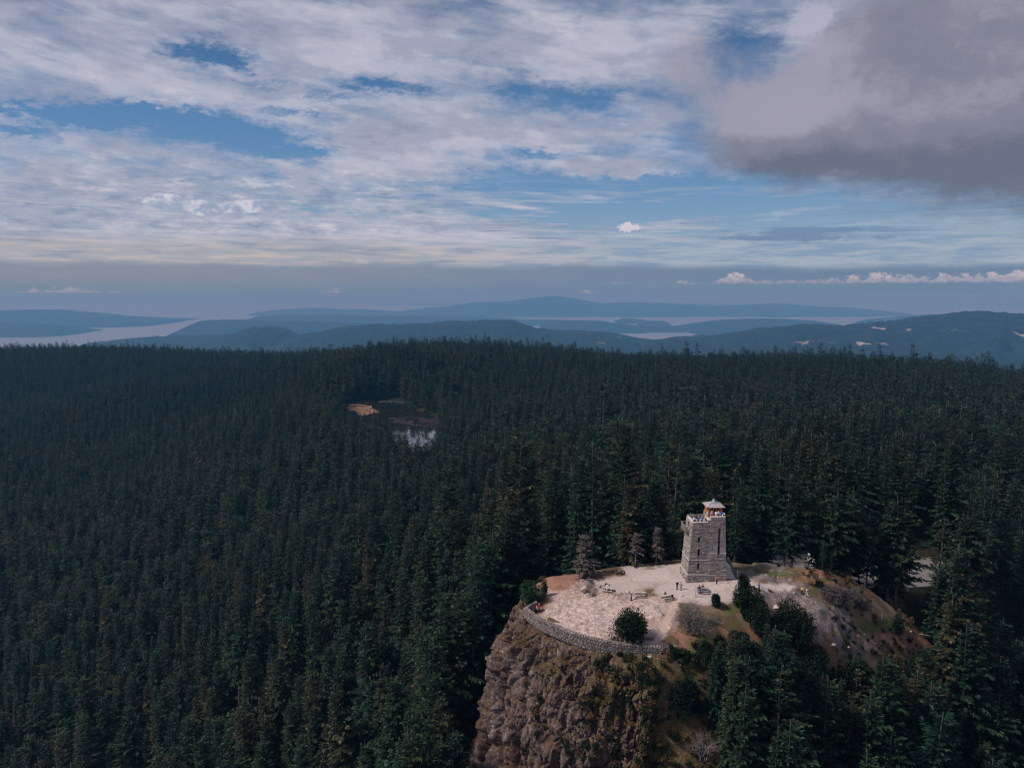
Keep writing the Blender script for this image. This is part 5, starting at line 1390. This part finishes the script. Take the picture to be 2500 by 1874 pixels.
person(gp_(1639.4, 1277), R(-40), 'photo', BLUE, BLACK, BROWN, 'person in blue top walking on the path right of the pine')
person(gp_(1732.4, 1285.2), R(150), 'stand', YEL, BLACK, BROWN, 'person in yellow top on the grassy ridge', .95)
person(gp_(1743, 1288), R(190), 'walk', PINK, PALE, BROWN, 'person in pale blue trousers beside the yellow-clad one', 1.08)
person(gp_(1364, 1296.6), R(-60), 'photo', (.03, .08, .20), (.03, .035, .05), WHITE, 'man in blue shirt standing at the middle picnic table')
person(gp_(1510.6, 1281.5), R(170), 'stand', BLACK, JEAN, BROWN, 'person in black jacket and blue jeans standing at the low table', .98)
def seat_at(T, lx, ly, yaw_, *a_, **k):
    t, p_ = T; w = t.rotation_euler[2]
    q_ = np.array([p_[0]+lx*math.cos(w)-ly*math.sin(w), p_[1]+lx*math.sin(w)+ly*math.cos(w), p_[2]-.02])
    person(q_, w+yaw_, 'sit', *a_, **k)
seat_at(T5, .15, .75, 0.0, NAVY, WHITE, BROWN, 'seated person in navy coat and white shirt at the low table')
seat_at(T1, -.35, .72, 0.0, WHITE, JEAN, BROWN, 'seated person in white, far bench of the left picnic table')
seat_at(T1, .1, -.72, math.pi, PINK, GREY, BROWN, 'seated person in pink, near bench of the left picnic table')
seat_at(T3, .1, .72, 0.0, NAVY, BLACK, BLACK, 'seated dark-clothed person on the far bench near the bare bush')
seat_at(T3, .8, -.72, math.pi, BLACK, NAVY, WHITE, 'seated dark-coated person with white hair, near bench by bare bush')
person(gp_(1153.5, 1322), R(-60), 'lean', NAVY, BLACK, GREY, 'person in navy leaning on the left end of the stone wall')
person(gp_(1159.5, 1324), R(-40), 'stand', TAN, BROWN, BROWN, 'person in tan between two others at the wall', .92)
person(gp_(1164.5, 1321), R(-70), 'stand', RED, BLACK, GREY, 'person in bright red jacket at the left end of the wall', 1.02)
def bywall(s_, *a_, **k):
    p_, t_, n_ = wpt(s_); q_ = np.r_[p_[:2]-n_*.95, p_[2]]; q_[2] = max(gz(q_[0], q_[1])-.03, p_[2]-.25)
    person(q_, math.atan2(n_[1], n_[0])+math.pi/2, *a_, **k)
sW = wl[-1]
bywall(sW-6.6, 'stand', (.02, .07, .06), BLACK, BLACK, 'person in dark green beside the round dark shrub at the wall', sc=.95)
bywall(sW-5.2, 'lean', (.60, .58, .40), GREY, (.5, .38, .2), 'fair-haired person in pale yellow behind the wall')
bywall(sW-3.9, 'lean', WHITE, BLACK, WHITE, 'person in white with dark stripes at the right part of wall')
# on the tower
person(tw(1.35, .95, 11.6), R(10), 'lean', WHITE, BLACK, BLACK, 'person in white and black at the left corner of tower top')
person(tw(1.75, 1.5, 11.6), R(0), 'stand', BLACK, BLACK, BROWN, 'tallest person in black on the left tower deck', 1.06)
person(tw(2.25, 1.05, 11.6), R(-15), 'lean', (.03, .08, .22), NAVY, PINK, 'person in dark blue second from the left tower corner', 1.06)
person(tw(2.95, 1.1, 11.6), R(10), 'lean', (.06, .20, .46), NAVY, BROWN, 'person in mid blue jacket at the left tower parapet', 1.04)
person(tw(4.0, 1.7, 11.25), R(0), 'stand', BLACK, BLACK, ORG, 'person half hidden by the stair opening of the tower', .95)
person(tw(4.85, 1.5, 12.6), R(30), 'lean', (.45, .46, .52), GREY, WHITE, 'person in pale grey at the cabin corner', 1.0)
person(tw(5.75, 1.05, 12.6), R(160), 'stand', WHITE, PINK, BROWN, 'person in white shirt, leftmost below the cabin windows', 1.0)
person(tw(6.25, 1.2, 12.6), R(-10), 'stand', (.6, .56, .58), BLACK, PINK, 'person in pale top below the middle cabin window', .98)
person(tw(6.75, 1.1, 12.6), R(15), 'lean', (.03, .14, .55), NAVY, BROWN, 'person in bright blue below the right cabin window', 1.05)
person(tw(7.25, 1.1, 12.6), R(-20), 'lean', WHITE, NAVY, BLACK, 'person in white cap at the right corner of tower top', .95)

# ------------------------------------------------------------------ shrubs, snags, rocks
def leafball(seed, rx, ry, rz, n, leaf=.32, lumps=9, stem=.25, squash=1.0):
    r0 = np.random.default_rng(seed); C_ = []
    for k in range(lumps):
        a_ = r0.random()*6.28; q_ = r0.random()**.5*.62; zz = .25+.6*r0.random()
        C_.append((math.cos(a_)*rx*q_, math.sin(a_)*ry*q_, rz*zz, .34+.22*r0.random()))
    C_ = np.array(C_); w = r0.integers(0, lumps, n); d = r0.normal(0, 1, (n, 3)); d /= np.linalg.norm(d, axis=1)[:, None]
    rad = (.55+.55*r0.random(n)**.5)*(1+.16*np.sin(d[:, 0]*7+w*2.1)*np.sin(d[:, 1]*6+w))
    p_ = C_[w, :3]+d*np.array([rx, ry, rz*squash*.75])*C_[w, 3][:, None]*rad[:, None]
    p_[:, 2] = np.maximum(p_[:, 2], .05)
    dr = d+r0.normal(0, .55, (n, 3)); L_ = leaf*(.6+.8*r0.random(n))
    v, f = sprays(p_-dr*leaf*.3, dr, L_, L_*.32, r0, .1)
    st = MB()
    for k in range(lumps): st.tube([(0, 0, -.5), (C_[k, 0]*.4, C_[k, 1]*.4, C_[k, 2]*.4), tuple(C_[k, :3])], [.09, .06, .02], 4, cap=False)
    return v, f, np.repeat(.25+.5*C_[w, 3]*0+.55*r0.random(n)*.9, 4), st
def shrub(name, px, py, w, h, mat, label, cat, seed, n=1400, leaf=.32, lumps=9, group=None, yaw_=0.0, sink=.1):
    p_ = foot(px, py); v, f, a_, st = leafball(seed, w/2, w/2, h, n, leaf, lumps)
    t = empty(name, p_-np.array([0, 0, sink]), yaw_); tag(t, label, cat, group)
    obj('foliage', mesh('foliage', v, f, [mat], attrs={'rnd': a_}), t); st.build('stem', M_bark, t); return t
shrub('round_shrub', 1361, 1384, 6.6, 5.2, M_shrub, 'large round dark evergreen shrub on the pale rock above the wall', 'shrub', 1, 9000, .34, 20)
shrub('juniper_bush', 1149, 1300, 5.4, 3.6, M_bright, 'bright green spreading juniper left of the clearing', 'shrub', 2, 2400, .40, 12)
shrub('juniper_bush', 1176, 1290, 1.7, 3.2, M_shrub, 'small dark upright bush beside the bright juniper', 'shrub', 3, 700, .30, 5)
sh_ = [(1549, 1309, 2.3, 2.9, 'small dark pine beside the couple at the low table'), (1606, 1296, 2.6, 4.6, 'small pine whose top stands against the gravel path'), (1612, 1330, 5.4, 5.2, 'broad dark pine bush right of the small pines'),
       (1640, 1372, 5.2, 6.0, 'mid-sized dark pine on the slope under the rocks'), (1714, 1408, 8.2, 8.4, 'largest round dark oak on the slope'), (1672, 1400, 4.6, 5.4, 'dark bush at the left foot of the round oak'),
       (1600, 1400, 3.8, 3.0, 'small bush in brown grass below the pines'), (1524, 1446, 4.2, 4.8, 'dark pine bush at the head of the gully'), (1558, 1412, 3.0, 3.0, 'low dark bush beside the gully pine'),
       (1478, 1545, 5.0, 6.4, 'dark bushy tree at the right edge of the cliff'), (1457, 1422, 2.0, 1.8, 'small bush just past the end of the wall'), (1477, 1434, 2.2, 2.2, 'low green bush near the end of the wall'),
       (1560, 1500, 5.0, 6.4, 'dark pine bush in the middle of the slope'), (1620, 1480, 5.4, 7.0, 'rounded dark tree under the small bushes'), (1670, 1530, 5.4, 7.0, 'dark rounded tree low on the slope'), (1590, 1560, 4.2, 5.0, 'dark bush low between the gully and the firs'),
       (1420, 1690, 6.5, 6.5, 'dark bush at the foot of the cliff, bottom edge'), (1370, 1700, 4.5, 5.5, 'second dark bush at the cliff foot, bottom edge'), (1760, 1480, 5.5, 7.0, 'dark tree under the grey rock slope'), (1810, 1530, 5.0, 7.5, 'dark tree on the far right of the slope'),
       (1770, 1266, 1.6, 1.0, 'low bush on the grassy crest'), (1940, 1372, 3.2, 3.4, 'dark shrub at the right end of the meadow')]
for k, (a_, b2_, w, h, lb) in enumerate(sh_):
    shrub('pine_bush', a_, b2_, w, h, M_shrub if k % 3 else M_fir, lb, 'shrub', 20+k, int(420*w*h**.5)+400, .36, 7+k % 5, 'dark bushes on the slope', k*1.3)
def bare(seed, h, w, depth=4, r0_=.12, n0=4):
    q_ = np.random.default_rng(seed); m_ = MB()
    def grow(p_, d, l, rr_, lv):
        e = p_+d*l; m_.tube([p_, (p_+e)/2+q_.normal(0, .05*l, 3), e], [rr_, rr_*.75, rr_*.5], 4 if lv < 2 else 3, cap=False)
        if lv >= depth: return
        for k in range(3 if lv else n0):
            dd_ = d+q_.normal(0, .55, 3)*np.array([1, 1, .6]); dd_ /= np.linalg.norm(dd_); grow(p_+(e-p_)*(.45+.55*q_.random()), dd_, l*(.55+.25*q_.random()), rr_*.55, lv+1)
    for k in range(n0):
        d = np.array([q_.normal(0, w/h*.55), q_.normal(0, w/h*.55), 1.0]); d /= np.linalg.norm(d); grow(np.array([q_.normal(0, .15), q_.normal(0, .15), -.2]), d, h*.45, r0_, 0)
    return m_
M_greywood = plain('grey_dead_wood', (.19, .165, .16), .95, .1, 3, .25); M_darkwood = plain('dark_twigs', (.10, .082, .08), .95, .1, 3, .25)
def bare_bush(px, py, w, h, mat, label, seed, name='bare_bush', cat='bush', depth=4, r0_=.07, n0=5, twigs=0):
    p_ = foot(px, py); t = empty(name, p_); tag(t, label, cat); bare(seed, h, w, depth, r0_, n0).build('branches', mat, t)
    if twigs:
        v, f, a_, st = leafball(seed+900, w/2, w/2, h*.9, twigs, .55, 9)
        v = v.reshape(-1, 4, 3); m_ = (v[:, 1]+v[:, 3])/2; v[:, 1] = m_+(v[:, 1]-m_)*.22; v[:, 3] = m_+(v[:, 3]-m_)*.22
        obj('twigs', mesh('twigs', v.reshape(-1, 3), f, [mat], attrs={'rnd': a_}), t)
    return t
bare_bush(1491, 1362, 5.2, 5.6, plain('brown_grey_twigs', (.17, .135, .13), .95, .1), 'large grey leafless bush below the low table', 3, depth=5, n0=6, twigs=2600)
bare_bush(1501, 1290, 1.2, 3.2, M_darkwood, 'thin leafless sapling in front of the tower corner', 4, 'bare_sapling', 'tree', 3, .05, 2)
bare_bush(1808, 1304, 5.5, 3.4, M_darkwood, 'dark tangled leafless thicket at the crest of the meadow', 5, depth=5, n0=7, twigs=4200)
bare_bush(1838, 1300, 4.5, 3.0, M_darkwood, 'brown leafless thicket behind the first dark thicket', 6, depth=5, n0=6, twigs=3000)
bare_bush(1788, 1290, 4.0, 2.4, M_darkwood, 'low leafless thicket left of the two large ones', 16, depth=4, n0=6, twigs=2000)
bare_bush(1862, 1318, 3.4, 1.8, M_darkwood, 'low brown thicket at the meadow edge', 17, depth=4, n0=5, twigs=1500)
bare_bush(1462, 1436, 2.2, 1.8, M_greywood, 'small grey leafless bush past the wall end', 7, depth=4)
bare_bush(1553, 1345, 3.0, 2.2, M_greywood, 'pale dead branches between the small pines', 8, depth=3)
bare_bush(1521, 1640, 3.5, 5.0, M_greywood, 'pale leafless tree at the bottom of the cliff gully', 9, 'dead_tree', 'tree', 4)
bare_bush(1900, 1660, 3.5, 5.5, M_greywood, 'pale leafless tree at the bottom edge among the firs', 10, 'dead_tree', 'tree', 4)
def dead_conifer(px, py, h, w, label, seed, mat=M_twig, c0=.12, bark=M_greywood, thin=.1):
    p_ = foot(px, py) if py > 1220 else None
    if p_ is None: q_ = at(px, py, z=0); p_ = np.array([q_[0], q_[1], Hz(q_[0], q_[1])])
    v, f, a_, tr = conifer(seed, h, w/2, c0=c0, flag=.3, per=8, step=.30, dens=1.7, size=.62, thin=thin, droop=.1)
    t = empty('dead_tree', p_-np.array([0, 0, .2])); tag(t, label, 'tree'); obj('crown', mesh('crown', v, f, [mat], attrs={'rnd': a_}), t); tr.build('trunk', bark, t)
dead_conifer(1258, 1246, 9.0, 7.2, 'broad dead grey fir over the shaded picnic table', 401)
dead_conifer(1372, 1222, 7.5, 3.6, 'dead grey tree with pale bare trunk behind the gravel', 402, c0=.45, bark=M_palebark)
dead_conifer(1417, 1217, 8.4, 3.4, 'slim dead grey tree between the clearing and the tower', 403, c0=.25, bark=M_palebark)
dead_conifer(1358, 1212, 9.8, 2.4, 'rust-topped dying tree behind the dead grey one', 404, mat=M_rust, c0=.68, bark=M_bark)

def rock_mesh(seed, flat=.7):
    q_ = np.random.default_rng(seed); n1, n2 = 9, 14; vs_ = []; fs_ = []
    for i in range(n1):
        for k in range(n2):
            th = math.pi*i/(n1-1); ph = 2*math.pi*k/n2; vs_.append((math.sin(th)*math.cos(ph), math.sin(th)*math.sin(ph), math.cos(th)*flat))
    for i in range(n1-1):
        for k in range(n2): fs_.append((i*n2+k, (i+1)*n2+k, (i+1)*n2+(k+1) % n2, i*n2+(k+1) % n2))
    v = np.array(vs_); o_ = q_.random(3)*50
    pl = q_.normal(0, 1, (7, 3)); pl /= np.linalg.norm(pl, axis=1)[:, None]
    for p_ in pl: dt = v @ p_; v = v-np.maximum(dt-.62, 0)[:, None]*p_
    v = v*(1+.22*fbm(v[:, 0]*1.5+o_[0], v[:, 1]*1.5+o_[1], v[:, 2]*1.5+o_[2], 3, seed)[:, None])
    return mesh('boulder', v, fs_, [M_cliff])
M_prock = plain('pale_pink_rock', (.46, .35, .32), .9, .15, 3, .3)
for k, (a_, b2_, w, mt, lb) in enumerate([(1264, 1278, .9, 0, 'dark grey boulder left of the seated pair'), (1280, 1284, .7, 0, 'flat grey boulder beside the dark one'), (1499, 1366, 1.2, 0, 'grey boulder on the slope under the bare bush'), (1528, 1390, 1.0, 0, 'grey rock in the green grass below'),
                                          (1402, 1425, 1.1, 1, 'pale pink boulder under the right part of the wall'), (1418, 1428, .9, 1, 'second pale boulder under the wall end'), (1434, 1432, .7, 1, 'smaller pale rock past the wall end'), (1500, 1318, .6, 1, 'pale stone near the path'),
                                          (1676, 1312, .9, 1, 'pale pink rock at the top of the rock slope'), (1690, 1322, .7, 1, 'smaller pink rock below the first'), (1800, 1392, .8, 1, 'pale rock low on the grey slope'), (1472, 1284, .5, 1, 'pale stone by the gravel edge')]):
    p_ = foot(a_, b2_); me_ = rock_mesh(60+k); me_.materials.clear(); me_.materials.append(M_prock if mt else M_cliff)
    o_ = obj('boulder', me_, loc=p_, rot=(0, 0, k), scale=(w, w*.8, w*.6)); tag(o_, lb, 'rock')
def log(px, py, L_, yaw_, r0_, label, name='driftwood_log', tilt=.1):
    p_ = foot(px, py); m_ = MB(); m_.tube([(-L_/2, 0, .1), (-L_*.1, .08, .18), (L_/2, -.05, .2+tilt)], [r0_, r0_*.8, r0_*.35], 6)
    m_.tube([(0, 0, .18), (.3, .35, .5)], [r0_*.5, .02], 4); m_.tube([(L_*.2, 0, .18), (L_*.35, -.3, .55)], [r0_*.4, .02], 4)
    o_ = m_.build(name, M_greywood, loc=p_, rot=(0, 0, yaw_)); tag(o_, label, 'log')
log(1988, 1372, 3.2, R(-30), .14, 'bleached fallen branch at the right end of the meadow')
log(1905, 1340, 1.6, R(70), .12, 'short pale stump with a side branch on the meadow', tilt=1.0)
log(1432, 1400, 1.0, R(80), .16, 'pale weathered stump at the right end of the wall', tilt=.8)
log(1270, 1255, 2.4, R(10), .12, 'grey fallen log under the dead fir')
log(1440, 1214, 2.6, R(0), .13, 'long log at the back edge left of the tower')

# undergrowth and loose stones on slopes: nobody could count them
def scatter_obj(name, label, pts_, scl_, protos, seed):
    global x, y, z, scl, yaw
    x, y, z = pts_[:, 0], pts_[:, 1], pts_[:, 2]; scl = scl_; q_ = np.random.default_rng(seed); yaw = q_.random(len(x))*6.28
    return forest(name, label, np.arange(len(x)), protos, q_.integers(0, len(protos), len(x)))
tufts = []
for k in range(5):
    v, f, a_, st = leafball(700+k, .8, .8, 1.0, 170, .26, 5); tufts.append(dict(both=mesh('tuft', v, f, [M_shrub if k < 3 else plain('brown_bracken', (.10, .060, .028), .95, .1)], attrs={'rnd': a_})))
q_ = np.random.default_rng(9)
cx_, cy_ = q_.uniform(-12, 110, 9000), q_.uniform(108, 180, 9000); hz_ = H(cx_, cy_); sx_, sy_ = proj(cx_, cy_, hz_)
dp, _ = poly_dist(cx_, cy_)
wild = (dp > 2) | ((sx_ > 1480) & (sy_ > 1400)) | ((sx_ > 1760) & (sy_ > 1390)) | ((sx_ < 1240) & (sy_ < 1290))
wild |= (sx_ > 1590) & (sy_ > 1222) & (q_.random(9000) < .35)
wild &= vnoise(cx_/5, cy_/5, s=12) > .38
wild &= ~((sx_ > 1130) & (sx_ < 1660) & (sy_ > 1215) & (sy_ < 1395) & (dp < 0))
wild &= ~((sx_ > 1600) & (sx_ < 1800) & (sy_ > 1255) & (sy_ < 1360) & (q_.random(9000) < .8))
low = (sx_ > 1430) & (sy_ > 1395) & (q_.random(9000) < .75)
wild |= low
cp = np.c_[cx_, cy_, hz_][wild]
iu = q_.integers(5, NU-5, 2600); iv = q_.integers(18, NV-4, 2600); pc = CLP[iv*0+iu, iv]
mw = vnoise(pc[:, 0]/2.5, pc[:, 1]/2.5, pc[:, 2]/2.5, s=31)+.5*(iu > NU*.62)+.15*(iu < NU*.25)
pc = pc[mw > .80]
cp = np.r_[cp, pc]
scatter_obj('undergrowth', 'low bushes and bracken on the slopes and cliff', cp, q_.uniform(.35, 1.15, len(cp)), tufts, 3)
rks = []
for k in range(5):
    me_ = rock_mesh(80+k); me_.materials.clear(); me_.materials.append(M_prock if k < 3 else M_cliff); rks.append(dict(both=me_))
q_ = np.random.default_rng(10)
cx_, cy_ = q_.uniform(0, 90, 9000), q_.uniform(118, 170, 9000); hz_ = np.array([gz(a_, b2_) for a_, b2_ in zip(cx_, cy_)]); sx_, sy_ = proj(cx_, cy_, hz_); dp, _ = poly_dist(cx_, cy_)
ok = (dp < -.5) & (vnoise(cx_/4, cy_/4, s=14) > .5)
g0 = np.array([rockm[min(max(int((b2_-YS0)/S), 0), ZS.shape[0]-1), min(max(int((a_-XS0)/S), 0), ZS.shape[1]-1)] for a_, b2_ in zip(cx_, cy_)])
ok &= q_.random(9000) < .04+g0*.22
cp = np.c_[cx_, cy_, hz_][ok]
scatter_obj('loose_rocks', 'loose small stones on the clearing and cliff', cp, np.exp(q_.normal(-2.2, .55, len(cp))), rks, 4)

# ------------------------------------------------------------------ car park behind the trees
M_asph = plain('car_park_asphalt', (.15, .135, .135), .95, .1, .8, .15)
an = np.linspace(0, 2*math.pi, 40, endpoint=False)
pv_ = [(PARK[0]+27*math.cos(a_), PARK[1]+15*math.sin(a_), PARK[2]+.06) for a_ in an]
tag(obj('car_park', mesh('car_park', np.array(pv_), [list(range(40))], [M_asph])), 'grey car park behind the trees', kind='structure')
def car(lx, ly, yaw_, colr, label, van=False):
    t = empty('parked_car' if not van else 'parked_van', (PARK[0]+lx, PARK[1]+ly, PARK[2]+.07), yaw_); tag(t, label, 'van' if van else 'car', 'vehicles on the car park')
    h = 1.5 if not van else 2.3
    pr = [(-2.2, .35), (-2.25, .8), (-1.7, .95), (-1.0, h-.05), (.9, h), (1.7, .98), (2.2, .85), (2.25, .35)] if not van else [(-2.5, .35), (-2.55, 1.2), (-2.0, 1.3), (-1.5, h-.1), (2.4, h), (2.5, 1.2), (2.5, .35)]
    n = len(pr); m_ = MB(); v = [(a_, s_*(.88 if b2_ < 1.2 else .74), b2_) for s_ in (-1, 1) for a_, b2_ in pr]
    f = [tuple(range(n)), tuple(range(2*n-1, n-1, -1))]+[(k, n+k, n+(k+1) % n, (k+1) % n) for k in range(n)]
    m_.add(v, f); m_.build('body', plain('car_paint', colr, .3, .6, 1, .02), t)
    m_ = MB()
    for s_ in (-1, 1): m_.box((-1.25, s_*.80-.02, 1.0 if not van else 1.35), (1.2, s_*.80+.02, h-.12))
    m_.build('side_window', M_glass, t)
    for wx in (-1.4, 1.4):
        for s_ in (-1, 1):
            m_ = MB(); m_.tube([(wx, s_*.72, .33), (wx, s_*.92, .33)], .33, 10); m_.build('wheel', M_dark, t)
car(3.5, -6, R(80), (.80, .80, .82), 'white car at the near edge of the car park'); car(8.0, -4, R(85), (.78, .79, .82), 'white van beside the white car', True)
car(0, 2, R(80), (.5, .5, .53), 'silver car in the car park row'); car(-12, 3, R(75), (.8, .8, .82), 'pale van at the far left of car park', True); car(12, -3, R(95), (.2, .2, .22), 'dark car at the right end of the row')
print('script done')
